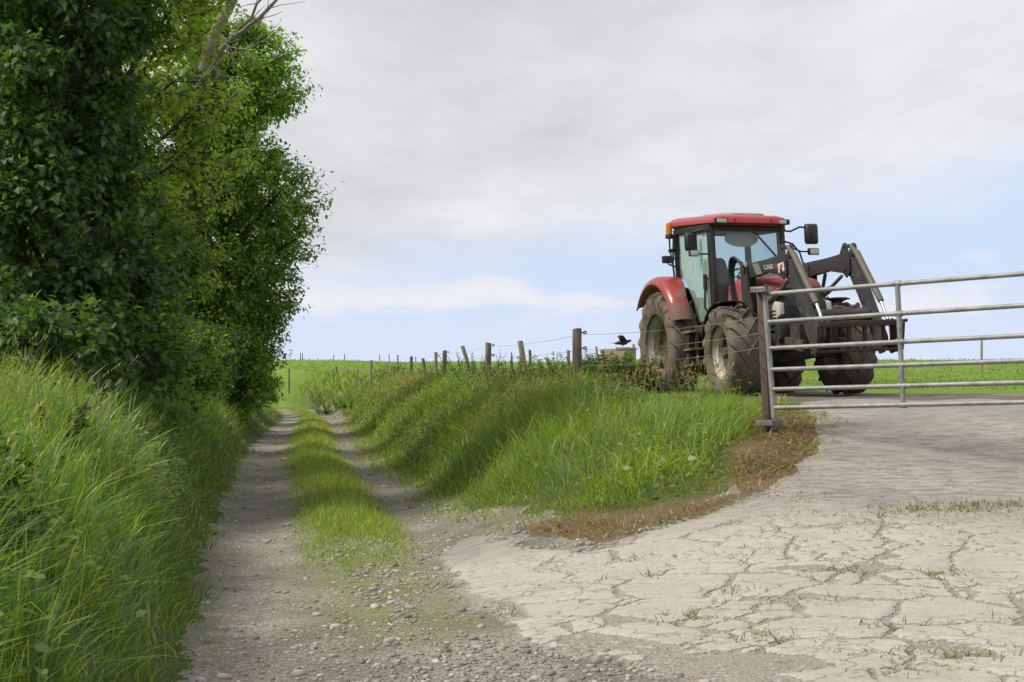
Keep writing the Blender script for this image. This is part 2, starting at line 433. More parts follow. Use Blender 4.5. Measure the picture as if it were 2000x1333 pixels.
def gravel_nodes(n, co):
    v1 = n.voro(co, 46, out=1); d1 = n.voro(co, 46, out=0)
    v2 = n.voro(co, 20, out=1); d2 = n.voro(co, 20, out=0)
    s1 = n.n('ShaderNodeSeparateColor'); n.put(s1.inputs[0], v1); s2 = n.n('ShaderNodeSeparateColor'); n.put(s2.inputs[0], v2)
    a = n.mix(s1.outputs[0], (.14, .128, .115), (.36, .335, .30)); a = n.mix(n.ss(.7, 1, s1.outputs[1], 0, .6), a, (.34, .29, .22))
    big = n.mix(s2.outputs[0], (.24, .225, .205), (.46, .435, .40))
    isbig = n.m('MULTIPLY', n.ss(.62, .7, s2.outputs[1]), n.ss(.42, .34, d2))
    c = n.mix(isbig, a, big)
    h = n.m('MAXIMUM', n.m('MULTIPLY', n.ss(.6, .0, d1), .45), n.m('MULTIPLY', isbig, n.ss(.45, 0, d2)))
    return c, h
m_lane, n, b = new_mat('gravel_track')
co = n.n('ShaderNodeTexCoord').outputs['Object']
gc, gh = gravel_nodes(n, co)
f1 = n.noise(co, 1.4, 5, .6); f2 = n.noise(co, 9, 4, .6)
dirt = n.mix(f2, (.105, .092, .077), (.215, .192, .162))
c = n.mix(n.m('MULTIPLY', n.ss(.38, .62, f1), .72), gc, dirt)
c = n.mix(n.m('MULTIPLY', attr(n, 'damp'), .30), c, (.10, .082, .062))
c = n.mix(n.m('MULTIPLY', attr(n, 'strip'), n.ss(.36, .58, f2, .1, .9)), c, (.155, .19, .05))
n.put(b.inputs['Base Color'], c); b.inputs['Roughness'].default_value = .9; b.inputs['Specular IOR Level'].default_value = .2
bump(n, b, n.m('ADD', gh, n.m('MULTIPLY', f2, .5)), .9, .025)

m_conc, n, b = new_mat('weathered_concrete')
co = n.n('ShaderNodeTexCoord').outputs['Object']
gc, gh = gravel_nodes(n, co)
f1 = n.noise(co, .9, 5, .6); f2 = n.noise(co, 7, 5, .65); f3 = n.noise(co, 55, 3, .6); rp = attr(n, 'ramp')
mp = n.n('ShaderNodeMapping'); n.put(mp.inputs[0], co); mp.inputs['Rotation'].default_value = (0, 0, R(16)); mp.inputs['Scale'].default_value = (.9, 4.2, 1)
grain = n.noise(mp.outputs[0], 5.0, 5, .7, .4)
cc = n.mix(n.ss(.3, .7, f1), (.372, .349, .308), (.462, .436, .388))
cc = n.mix(n.ss(.45, .8, f2, 0, .55), cc, (.30, .265, .215))
cc = n.mix(n.ss(.55, .8, f3, 0, .5), cc, (.24, .215, .18))
cr = n.mix(n.ss(.35, .65, f1), (.25, .235, .212), (.33, .312, .283))  # ramp coloured greyer for the weaker sun on its slope
cr = n.mix(n.ss(.44, .64, grain, 0, .70), cr, (.115, .10, .085))
cr = n.mix(n.ss(.5, .8, f2, 0, .5), cr, (.21, .18, .15))
sp = n.m('MULTIPLY', n.ss(.30, .12, n.voro(co, 9)), n.ss(.45, .6, n.noise(co, 2.5, 4, .7)))
cr = n.mix(n.m('MULTIPLY', sp, .75), cr, (.10, .088, .072))
cc = n.mix(n.m('MULTIPLY', sp, .55), cc, (.17, .145, .115))
cc = n.mix(n.ss(.45, .70, grain, 0, .45), cc, (.27, .235, .19))
cc = n.mix(n.m('ADD', rp, n.m('MULTIPLY', n.m('SUBTRACT', f1, .5), .5), clamp=True), cc, cr)
dirt = n.mix(f2, (.215, .188, .15), (.37, .335, .28))
fill = n.mix(n.ss(.42, .6, f2), dirt, gc)
sl = n.ss(.42, .62, n.m('ADD', attr(n, 'slab'), n.m('MULTIPLY', n.m('SUBTRACT', n.noise(co, 24, 4, .7), .5), .75)))
# hairline cracks
ck = n.voro(n.n('ShaderNodeVectorMath', operation='ADD', i_0=co, i_1=n.n('ShaderNodeVectorMath', operation='SCALE', i_0=n.n('ShaderNodeTexNoise', i_Scale=2.2, i_Detail=4.0, i_Vector=co).outputs[1], i_Scale=.6).outputs[0]).outputs[0], 1.15, 'DISTANCE_TO_EDGE')
line = n.m('MULTIPLY', n.m('MULTIPLY', n.ss(.014, .004, ck), n.ss(.42, .58, n.noise(co, 1.3, 3))), n.m('SUBTRACT', 1, n.m('MULTIPLY', rp, .85)))
ck2 = n.voro(n.n('ShaderNodeVectorMath', operation='ADD', i_0=co, i_1=n.n('ShaderNodeVectorMath', operation='SCALE', i_0=n.n('ShaderNodeTexNoise', i_Scale=5.0, i_Detail=4.0, i_Vector=co).outputs[1], i_Scale=.3).outputs[0]).outputs[0], 3.4, 'DISTANCE_TO_EDGE')
line2 = n.m('MULTIPLY', n.m('MULTIPLY', n.ss(.030, .006, ck2), n.ss(.46, .60, n.noise(co, .9, 3))), n.m('SUBTRACT', 1, n.m('MULTIPLY', rp, .9)))
line = n.m('MAXIMUM', line, n.m('MULTIPLY', line2, .85))
sl = n.m('MULTIPLY', sl, n.m('SUBTRACT', 1, n.m('MULTIPLY', line, .8)))
agg = n.noise(co, 26, 4, .75)
cc = n.mix(n.ss(.50, .68, agg, 0, .42), cc, (.27, .235, .185)); cc = n.mix(n.ss(.40, .28, agg, 0, .5), cc, (.56, .53, .48))
c = n.mix(sl, fill, cc)
n.put(b.inputs['Base Color'], c); b.inputs['Roughness'].default_value = .88; b.inputs['Specular IOR Level'].default_value = .25
hh = n.m('ADD', n.m('MULTIPLY', sl, .8), n.m('ADD', n.m('MULTIPLY', gh, n.m('SUBTRACT', 1, sl)), n.m('ADD', n.m('MULTIPLY', grain, .8), n.m('MULTIPLY', n.m('ADD', n.m('ADD', f3, f2), agg), .45))))
bump(n, b, hh, .8, .022)

m_mud, n, b = new_mat('trodden_mud')
co = n.n('ShaderNodeTexCoord').outputs['Object']
gc, gh = gravel_nodes(n, co)
f1 = n.noise(co, 1.2, 5, .65); f2 = n.noise(co, 8, 5, .7)
c = n.mix(f2, (.07, .052, .036), (.17, .135, .10)); c = n.mix(n.ss(.5, .65, f1, 0, .5), c, gc)
n.put(b.inputs['Base Color'], c); b.inputs['Roughness'].default_value = .85
bump(n, b, n.m('ADD', f1, f2), .9, .08)

ground_piece('ground', 0, m_soil); ground_piece('gravel_lane', 1, m_lane)
ground_piece('concrete_ramp', 2, m_conc); ground_piece('mud_patch', 3, m_mud)

# ------------------------------------------------------------------ foliage materials
def leaf_mat(name, trans=.4, gloss=.06, rough=.45):
    m = bpy.data.materials.new(name); m.use_nodes = True; n = NT(m.node_tree)
    c = attr(n, 'tint', 'Color')
    d = n.n('ShaderNodeBsdfDiffuse'); n.put(d.inputs[0], c)
    t = n.n('ShaderNodeBsdfTranslucent'); n.put(t.inputs[0], n.mix(1.0, c, (1.75, 1.55, .60), 'MULTIPLY'))
    mx = n.n('ShaderNodeMixShader'); mx.inputs[0].default_value = trans
    n.put(mx.inputs[1], d.outputs[0]); n.put(mx.inputs[2], t.outputs[0])
    g = n.n('ShaderNodeBsdfGlossy'); g.inputs[1].default_value = rough; g.inputs[0].default_value = (1, 1, 1, 1)
    m2 = n.n('ShaderNodeMixShader'); m2.inputs[0].default_value = gloss
    n.put(m2.inputs[1], mx.outputs[0]); n.put(m2.inputs[2], g.outputs[0])
    o = n.n('ShaderNodeOutputMaterial'); n.put(o.inputs[0], m2.outputs[0]); return m
m_grass = leaf_mat('grass_blade', .42, .035, .45)
m_leaf = leaf_mat('broad_leaf', .5, .028, .5)
m_straw = leaf_mat('dry_straw', .2, .02, .6)

def lerp(a, b, t): return np.asarray(a)*(1-t) + np.asarray(b)*t
def palette(cols, wts, n):
    k = RNG.choice(len(cols), n, p=np.array(wts)/sum(wts)); c = np.array(cols)[k]
    return c*(1 + RNG.normal(0, .13, (n, 1)))*(1 + RNG.normal(0, .04, (n, 3)))

class Blades:
    """collects curved tapering grass blades"""
    def __init__(s): s.V = []; s.F4 = []; s.F3 = []; s.T = []; s.nv = 0
    def add(s, x, y, h, wd, lean, bend, col, z=None, sink=.03, up=1.0):
        n = len(x)
        if n == 0: return
        if z is None: z = H(x, y)
        ts = np.array([0, .35, .7, 1.0]); fa = RNG.uniform(0, 2*np.pi, n)
        sx, sy = np.cos(fa), np.sin(fa)
        dx, dy = np.cos(lean), np.sin(lean)
        out = np.zeros((n, 7, 3), np.float32)
        for k, t in enumerate(ts):
            off = bend*h*(t**1.8); zz = z - sink + h*up*(t - .45*np.minimum(bend, 1.2)*t**2.2)
            cx, cy = x + dx*off, y*S + dy*off
            wk = wd*(1, .9, .6, 0)[k]*.5
            if k < 3:
                out[:, 2*k] = np.stack((cx - sx*wk, cy - sy*wk, zz), -1); out[:, 2*k+1] = np.stack((cx + sx*wk, cy + sy*wk, zz), -1)
            else: out[:, 6] = np.stack((cx, cy, zz), -1)
        b = s.nv + 7*np.arange(n)[:, None]
        s.V.append(out.reshape(-1, 3)); s.T.append(np.repeat(col, 7, 0).astype(np.float32))
        s.F4.append((b[:, None, :] + np.array([[0, 1, 3, 2], [2, 3, 5, 4]])[None]).reshape(-1, 4)); s.F3.append(b + np.array([[4, 5, 6]]))
        s.nv += 7*n
    def build(s, name, m, kind='stuff'):
        o = np_mesh(name, np.concatenate(s.V), [np.concatenate(s.F4), np.concatenate(s.F3)], m, np.clip(np.concatenate(s.T), .004, .9), smooth=False)
        tag(o, kind=kind); return o

def scatter(x0, x1, y0, y1, dens, maskf, yfall=None):
    """random roots in a box, thinned by maskf; dens per m2 (may fall with distance)"""
    n = int((x1-x0)*(y1-y0)*dens); x = RNG.uniform(x0, x1, n); y = RNG.uniform(y0, y1, n)
    k = RNG.random(n) < maskf(x, y); return x[k], y[k]
def in_view(x, y, m=.05): return (np.abs(x) < (.5144+m)*y + .5) & (y > 2.2)

G_LUSH = (.140, .275, .036); G_YEL = (.26, .335, .048); G_BLUE = (.11, .215, .075); G_PALE = (.30, .35, .15); G_DARK = (.070, .155, .024)
STRAW = (.40, .31, .15); BROWN = (.24, .145, .075)

# ---- left bank: long drooping grass
bl = Blades()
def ub(x, y): return lane_x(y) - x
for (y0, y1, dens, wk, hk) in ((2.6, 5, 1500, 1.25, 1), (5, 8, 1100, 1.3, 1), (8, 13, 560, 1.6, 1), (13, 22, 190, 2.2, 1), (22, 48, 70, 3.6, 1)):
    x, y = scatter(float(lane_x(y1))-5, float(lane_x(y0))+.2, y0, y1, dens,
        lambda x, y: in_view(x, y, .10)*sst(-.12, .25, ub(x, y)+.35*(fbm(x, y, 1.6, 12, 3)-.5))*(.35+.65*(fbm(x, y, 2.0, 14, 3) > .42))*(ub(x, y) < 4.2))
    n = len(x); u = ub(x, y); cl = fbm(x, y, 1.1, 61, 3)
    h = (.15 + .38*sst(0, .9, u))*RNG.uniform(.4, 1.3, n)*(.5+1.0*fbm(x, y*S, 1.3, 67, 3))*hk
    wd = RNG.uniform(.004, .0125, n)*wk
    sun_yel = sst(.9, 1.9, u + .9*(fbm(x, y, .9, 62, 2)-.5))*sst(12, 9, y)  # blades up the bank tinted yellow for the sunlight on them
    c = palette([G_LUSH, G_YEL, G_BLUE, G_DARK, G_PALE], [.36, .16, .24, .2, .04], n)
    c = lerp(c, palette([G_YEL, (.28, .32, .06), G_LUSH, STRAW], [.5, .3, .15, .05], n), sun_yel[:, None]*.85)
    cb = fbm(x, y, .8, 66, 2)[:, None]; c = c*(.75+.5*cb)
    lean = np.where(RNG.random(n) < .72, -.2+7*(fbm(x, y*S, 1.2, 68, 2)-.5)+RNG.normal(0, .55, n), RNG.uniform(0, 6.283, n))
    bl.add(x, y, h, wd, lean, RNG.gamma(3, .27, n)*(.7+.4*(u < .7)), c)
# short fringe creeping on to the track
x, y = scatter(-8, 0, 2.6, 20, 260, lambda x, y: in_view(x, y)*sst(.5, .1, np.abs(ub(x, y)-.05+.5*(fbm(x, y, 1.8, 19, 3)-.5)))*.8)
n = len(x); bl.add(x, y, RNG.uniform(.04, .14, n), RNG.uniform(.003, .007, n)*(1+y/12), RNG.uniform(0, 6.28, n), RNG.uniform(.2, .9, n), palette([G_YEL, G_LUSH, G_PALE], [.5, .4, .1], n))
bl.build('bank_grass', m_grass)

# ---- seed heads standing above the left bank
sd = Blades()
x, y = scatter(-6, -1.6, 3.4, 11, 16, lambda x, y: in_view(x, y)*sst(.3, .7, ub(x, y))*(fbm(x, y, .9, 23, 2) > .45)*(ub(x, y) < 3))
n = len(x); h = RNG.uniform(.55, .95, n); ln = RNG.uniform(0, 6.28, n); bd = RNG.uniform(.15, .55, n)
cs = palette([(.26, .27, .12), (.34, .30, .18), (.20, .24, .08)], [.4, .3, .3], n)
sd.add(x, y, h, RNG.uniform(.003, .005, n), ln, bd, cs)
z0 = H(x, y)
for k in range(9):
    t = RNG.uniform(.82, 1.0, n); off = bd*h*t**1.8; zz = z0 + h*(t - .45*np.minimum(bd, 1.2)*t**2.2)
    sd.add(x+np.cos(ln)*off, y+np.sin(ln)*off/S, RNG.uniform(.03, .06, n), RNG.uniform(.005, .010, n), ln+RNG.normal(0, .7, n), RNG.uniform(.3, 1.0, n), cs*1.15, z=zz, sink=0)
sd.build('seeding_grass', m_straw)

# ---- right bank and nose
rb = Blades()
def dn(x, y): return sdist(x, y, NOSE)
for (y0, y1, dens, wk) in ((7.6, 11, 1900, 1.2), (11, 15, 900, 1.8), (15, 24, 330, 2.9), (24, 40, 95, 5.2), (40, 62, 36, 8.5)):
    xa = float(lane_x(y1))+2.0; xb = {7.6: 3.4, 11: 4.2, 15: 3.2, 24: 3, 40: 0}[y0]
    x, y = scatter(xa, xb, y0, y1, dens, lambda x, y: in_view(x, y, .06)*sst(-.22, .16, dn(x, y)+.35*(fbm(x, y, 1.7, 71, 3)-.5))*(.45+.55*(fbm(x, y, 1.5, 74, 3) > .42)))
    n = len(x); d = dn(x, y); cl = fbm(x, y, .9, 81, 3); dd = sdist(x, y, DEAD)
    fl = sst(14.5, 17, y)*sst(2.0, 3.0, x)
    top = sst(2.2, 3.2, d)
    h = (.12 + .33*sst(.05, .7, d))*RNG.uniform(.5, 1.3, n)*(.45+1.1*fbm(x, y*S, 1.1, 81, 3))*(1-.45*top)
    h = h*(1-.72*sst(.9, 2.0, x)*sst(9.4, 11.2, y))*(1-.45*sst(1.3, 2.6, d)*sst(24, 18, y))
    h = np.where(dd > -.1, h*.45, h)
    wd = RNG.uniform(.003, .0085, n)*wk
    c = palette([G_LUSH, G_YEL, G_BLUE, G_DARK, G_PALE], [.36, .27, .16, .12, .09], n)
    red = sst(.52, .68, fbm(x, y, .45, 83, 3))*sst(.8, 1.8, d)
    c = lerp(c, palette([(.24, .20, .09), (.20, .24, .07), (.25, .17, .09)], [.4, .4, .2], n), red[:, None]*.18)
    cb = fbm(x, y*S, .9, 86, 3)[:, None]; c = c*(.78+.6*cb)
    yc = sst(.5, .68, fbm(x, y*S, .7, 87, 3))[:, None]; c = lerp(c, c*[1.25, 1.12, .8], yc*.8)
    k = RNG.random(n) < sst(-.25, .1, dd)*.9
    c[k] = palette([STRAW, BROWN, (.24, .17, .09), G_YEL], [.3, .22, .23, .25], k.sum())
    lean = np.where(RNG.random(n) < .6, -1.6+8*(fbm(x, y*S, 1.2, 88, 2)-.5)+RNG.normal(0, .5, n), RNG.uniform(0, 6.283, n))
    rb.add(x, y, h, wd, lean, RNG.gamma(3, .25, n), c)
x, y = scatter(-12, 3.4, 7.4, 40, 620, lambda x, y: in_view(x, y)*sst(.45, .1, np.abs(dn(x, y)-.0+.5*(fbm(x, y, 1.8, 29, 3)-.5)))*.7*sst(45, 8, y))
n = len(x); dd = sdist(x, y, DEAD); c = palette([G_YEL, G_LUSH, G_PALE], [.5, .35, .15], n); k = RNG.random(n) < sst(-.15, .1, dd)*.9
c[k] = palette([STRAW, BROWN], [.5, .5], k.sum())
rb.add(x, y, RNG.uniform(.04, .15, n), RNG.uniform(.004, .008, n)*(1+y/10), RNG.uniform(0, 6.28, n), RNG.uniform(.2, .9, n), c)
# flowering grasses hazing the top of the bank
x, y = scatter(-10, 3, 8.2, 40, 34, lambda x, y: in_view(x, y)*sst(.4, .9, dn(x, y))*sst(.42, .6, fbm(x, y, .6, 93, 3))*sst(6, 3, x-lane_x(y)-LANE_W)*(1-sst(12.5, 14, y)*sst(.8, 1.5, x)))
n = len(x); h = RNG.uniform(.42, .68, n)*(1-.3*sst(10, 14, y)); ln = RNG.uniform(0, 6.28, n); bd = RNG.uniform(.05, .4, n); z0 = H(x, y)
cs = palette([(.26, .20, .13), (.33, .27, .16), (.24, .25, .10)], [.4, .35, .25], n)
rb.add(x, y, h, RNG.uniform(.004, .006, n)*(1+y/20), ln, bd, cs)
for k in range(5):
    t = RNG.uniform(.80, 1.0, n); off = bd*h*t**1.8
    rb.add(x+np.cos(ln)*off, y+np.sin(ln)*off/S, RNG.uniform(.04, .08, n), RNG.uniform(.006, .011, n)*(1+y/20), ln+RNG.normal(0, 1.2, n), RNG.uniform(.2, 1.0, n), cs, z=z0+h*(t-.45*bd*t**2.2), sink=0)
rb.build('verge_grass', m_grass)

# ---- dead trampled grass by the gate post
dg = Blades()
x, y = scatter(-.4, 3.8, 7.4, 11.5, 3600, lambda x, y: sst(-.05, .25, sdist(x, y, DEAD)+.3*(fbm(x, y, 2.5, 33, 3)-.5))*(.35+.65*sst(.34, .56, fbm(x, y*S, 1.6, 35, 3))))
n = len(x); dg.add(x, y, RNG.uniform(.05, .22, n), RNG.uniform(.005, .012, n), RNG.uniform(0, 6.28, n), RNG.uniform(.6, 2.0, n),
    palette([(.36, .285, .175), (.26, .185, .115), (.16, .115, .075), (.22, .25, .07)], [.32, .28, .22, .18], n), up=.7)
dg.build('dead_grass', m_straw)

# ---- crown of the lane
sg = Blades()
for (y0, y1, dens, wk) in ((5.2, 11, 2600, 1.5), (11, 18, 1100, 2.0), (18, 32, 420, 3.2), (32, 52, 140, 5.0)):
    x, y = scatter(float(lane_x(y1))+.3, float(lane_x(y0))+3, y0, y1, dens, lambda x, y:
        sst(.80, .50, np.abs((x-lane_x(y))-1.36-.35*sst(11, 8, y)+.28*(fbm(x, y, 1.5, 51, 3)-.5))/(1+.45*sst(10.5, 8, y)))
        *np.clip(sst(4.9, 8.8, y)+.0, 0, 1)**1.7*(.25+.75*(fbm(x, y, 2.5, 52, 3) > (.58-.25*sst(7.5, 10, y)))))
    n = len(x); u = np.abs((x-lane_x(y))-1.33); cl = fbm(x, y, 1.2, 53, 3)
    h = (.03+.15*sst(.75, .15, u)*sst(7.2, 10.5, y))*RNG.uniform(.6, 1.3, n)*(.6+.8*cl)
    c = palette([(.27, .37, .052), (.19, .31, .042), (.35, .38, .12), (.10, .20, .03)], [.42, .33, .15, .1], n)
    sg.add(x, y, h, RNG.uniform(.003, .0065, n)*wk, RNG.uniform(0, 6.28, n), RNG.gamma(3, .15, n), c)
sg.build('lane_crown_grass', m_grass)

# ---- pasture
pg = Blades()
for (x0, x1, y0, y1, dens, wk, hk) in ((2.6, 16, 12.5, 20, 170, 2.2, 1), (2, 28, 20, 34, 62, 3.4, 1.15), (-14, 48, 34, 62, 17, 6.5, 1.3), (-30, 70, 62, 100, 5.5, 12, 1.6), (-50, 80, 100, 145, 2.6, 17, 1.9)):
    x, y = scatter(x0, x1, y0, y1, dens, lambda x, y: in_view(x, y, .03)*sst(-.4, .4, dn(x, y))*(sdist(x, y, MUD) < .15)*(.35+.65*(fbm(x, y, .6, 55, 3) > .45))*((x-lane_x(y)) > 5.0))
    n = len(x); h = RNG.uniform(.04, .13, n)*hk
    c = palette([(.125, .225, .032), (.165, .255, .042), (.10, .18, .028), (.21, .24, .08)], [.4, .35, .18, .07], n)
    pg.add(x, y, h, RNG.uniform(.004, .008, n)*wk, RNG.uniform(0, 6.28, n), RNG.gamma(3, .2, n), c)
pg.build('pasture_grass', m_grass)

# ---- tufts rooted in the joints of the concrete
tg = Blades()
for (px, py, r, k) in ((1545, 975, .16, 260), (1850, 1000, .32, 1300), (1935, 992, .38, 1200), (1720, 1012, .3, 260), (1790, 1285, .16, 260), (1775, 1318, .12, 160), (1245, 1098, .10, 110), (1270, 1128, .08, 70), (1175, 1139, .07, 60),
                       (1880, 1020, .3, 160), (1610, 1278, .05, 60), (680, 1210, .05, 50), (1785, 1165, .05, 50), (1430, 1160, .12, 160), (1640, 1120, .15, 160), (1340, 1215, .12, 140), (1500, 1255, .15, 160), (1720, 1230, .15, 180), (1900, 1290, .2, 220), (1850, 1130, .2, 180), (1460, 1085, .15, 140), (1620, 1180, .12, 120), (1560, 1012, .3, 90), (990, 1200, .05, 40), (1960, 1215, .06, 50)):
    x0, y0 = on_ground(px, py); n = k; x = x0+RNG.normal(0, r, n); y = y0+RNG.normal(0, .055, n)
    tg.add(x, y, RNG.uniform(.02, .13, n), RNG.uniform(.006, .013, n), RNG.uniform(0, 6.28, n), RNG.uniform(.3, 1.4, n), palette([(.15, .19, .04), (.10, .15, .03), (.22, .19, .09)], [.5, .3, .2], n))
tg.build('crevice_grass', m_grass)

# ------------------------------------------------------------------ loose stones
def pebbles(name, x, y, s, col, m, flat=.55):
    n = len(x); base = np.array([(-1, -1, -.8), (1, -1, -.8), (1, 1, -.8), (-1, 1, -.8), (-.75, -.75, .8), (.75, -.75, .8), (.75, .75, .8), (-.75, .75, .8)])*.5
    v = base[None]*(1+RNG.normal(0, .22, (n, 8, 3))); a = RNG.uniform(0, 6.28, n); ca, sa = np.cos(a)[:, None], np.sin(a)[:, None]
    el = RNG.uniform(.55, 1.0, n)[:, None]
    vx, vy, vz = v[..., 0], v[..., 1]*el, v[..., 2]*flat
    Q = s[:, None]
    ox = (vx*ca - vy*sa)*Q + x[:, None]; oy = (vx*sa + vy*ca)*Q + y[:, None]*S; oz = vz*Q + (H(x, y)+.12*s)[:, None]
    q = np.array([(3, 2, 1, 0), (4, 5, 6, 7), (0, 1, 5, 4), (1, 2, 6, 5), (2, 3, 7, 6), (3, 0, 4, 7)])
    F = (8*np.arange(n)[:, None, None] + q[None]).reshape(-1, 4)
    o = np_mesh(name, np.stack((ox, oy, oz), -1).reshape(-1, 3), [F], m, np.repeat(np.clip(col, .02, .7), 8, 0), smooth=False); tag(o, kind='stuff'); return o
m_stone, n_, b_ = new_mat('loose_stone')
n_.put(b_.inputs['Base Color'], n_.mix(n_.ss(.4, .7, n_.noise(n_.n('ShaderNodeTexCoord').outputs['Object'], 90, 3), 0, .5), attr(n_, 'tint', 'Color'), (.10, .085, .065)))
b_.inputs['Roughness'].default_value = .85
X1, Y1 = [], []
for (y0, y1, dens) in ((4.2, 8, 900), (8, 12, 520), (12, 20, 200), (20, 34, 60)):
    x, y = scatter(float(lane_x(y1)), 2.6 if y1 < 12 else float(lane_x(y0))+2.6, y0, y1, dens, lambda x, y:
        in_view(x, y)*((x-lane_x(y)) > .02)*((sdist(x, y, RIGHT) < .05))*(sdist(x, y, CONC) < .12)*(.12+.88*sst(.42, .6, fbm(x, y, 1.3, 57, 3)))*(.45+.55*sst(.7, 1.4, x-lane_x(y))*sst(12, 7, y)+.3*sst(11, 14, y)))
    X1.append(x); Y1.append(y)
x = np.concatenate(X1); y = np.concatenate(Y1); n = len(x)
s = np.clip(RNG.lognormal(-4.15, .5, n), .006, .07)*(1+.02*y)
pebbles('gravel', x, y, s, palette([(.33, .31, .28), (.22, .205, .185), (.42, .395, .355), (.29, .245, .19)], [.4, .25, .2, .15], n), m_stone)
x, y = scatter(-.6, 4.4, 4.4, 9.5, 24, lambda x, y: (sdist(x, y, CONC) > 0)*(.15+.85*(fbm(x, y, .9, 59, 2) > .5)))
n = len(x); s = np.clip(RNG.lognormal(-4.25, .45, n), .006, .045)
pebbles('scattered_stones', x, y, s, palette([(.13, .12, .11), (.20, .18, .16), (.10, .09, .08)], [.4, .3, .3], n), m_stone, .8)

# ------------------------------------------------------------------ trees and shrubs
m_bark, n, b = new_mat('bark')
co = n.n('ShaderNodeTexCoord').outputs['Object']
mp = n.n('ShaderNodeMapping'); n.put(mp.inputs[0], co); mp.inputs['Scale'].default_value = (6, 6, 1.5)
f1 = n.noise(mp.outputs[0], 3, 5, .7); f2 = n.noise(co, 1.2, 3)
c = n.mix(f1, (.020, .018, .014), (.068, .060, .047)); c = n.mix(n.ss(.5, .7, f2, 0, .5), c, (.085, .105, .045))
n.put(b.inputs['Base Color'], c); b.inputs['Roughness'].default_value = .9; bump(n, b, f1, .8, .03)
m_pale_bark, n, b = new_mat('pale_bark')
co = n.n('ShaderNodeTexCoord').outputs['Object']; f1 = n.noise(co, 14, 4, .6)
n.put(b.inputs['Base Color'], n.mix(f1, (.13, .12, .085), (.26, .25, .18))); b.inputs['Roughness'].default_value = .9

_half = [(.0, .0), (-.10, .26), (.20, .24), (.22, .50), (.46, .24), (.62, .27)]
MAPLE = np.array(_half + [(1.0, 0)] + [(x, -y) for x, y in _half[:0:-1]])
OVAL = np.array([(0, 0), (.3, .30), (.68, .24), (1, 0), (.68, -.24), (.3, -.30)])
IVY = np.array([(0, 0), (.05, .38), (.45, .33), (1, 0), (.45, -.33), (.05, -.38)])
def leaf_batch(pos, axis, nrm, size, shape):
    """leaf polygons: pos (N,3), axis and nrm unit vectors"""
    n = len(pos); side = np.cross(nrm, axis); side /= np.linalg.norm(side, axis=1, keepdims=True)+1e-9
    k = len(shape); s = size[:, None, None]
    lx = shape[:, 0][None, :, None]; ly = shape[:, 1][None, :, None]
    curl = RNG.uniform(-.05, .30, (n, 1, 1)); fold = RNG.uniform(.0, .45, (n, 1, 1))
    v = pos[:, None] + s*(axis[:, None]*lx + side[:, None]*ly + nrm[:, None]*(-curl*lx**2 + fold*np.abs(ly)))
    return v.reshape(-1, 3), np.arange(n*k).reshape(n, k)
def unit(v): return v/(np.linalg.norm(v, axis=-1, keepdims=True)+1e-9)
def bez(a, m, b, k=6):
    t = np.linspace(0, 1, k)[:, None]; return (1-t)**2*a + 2*t*(1-t)*m + t*t*b

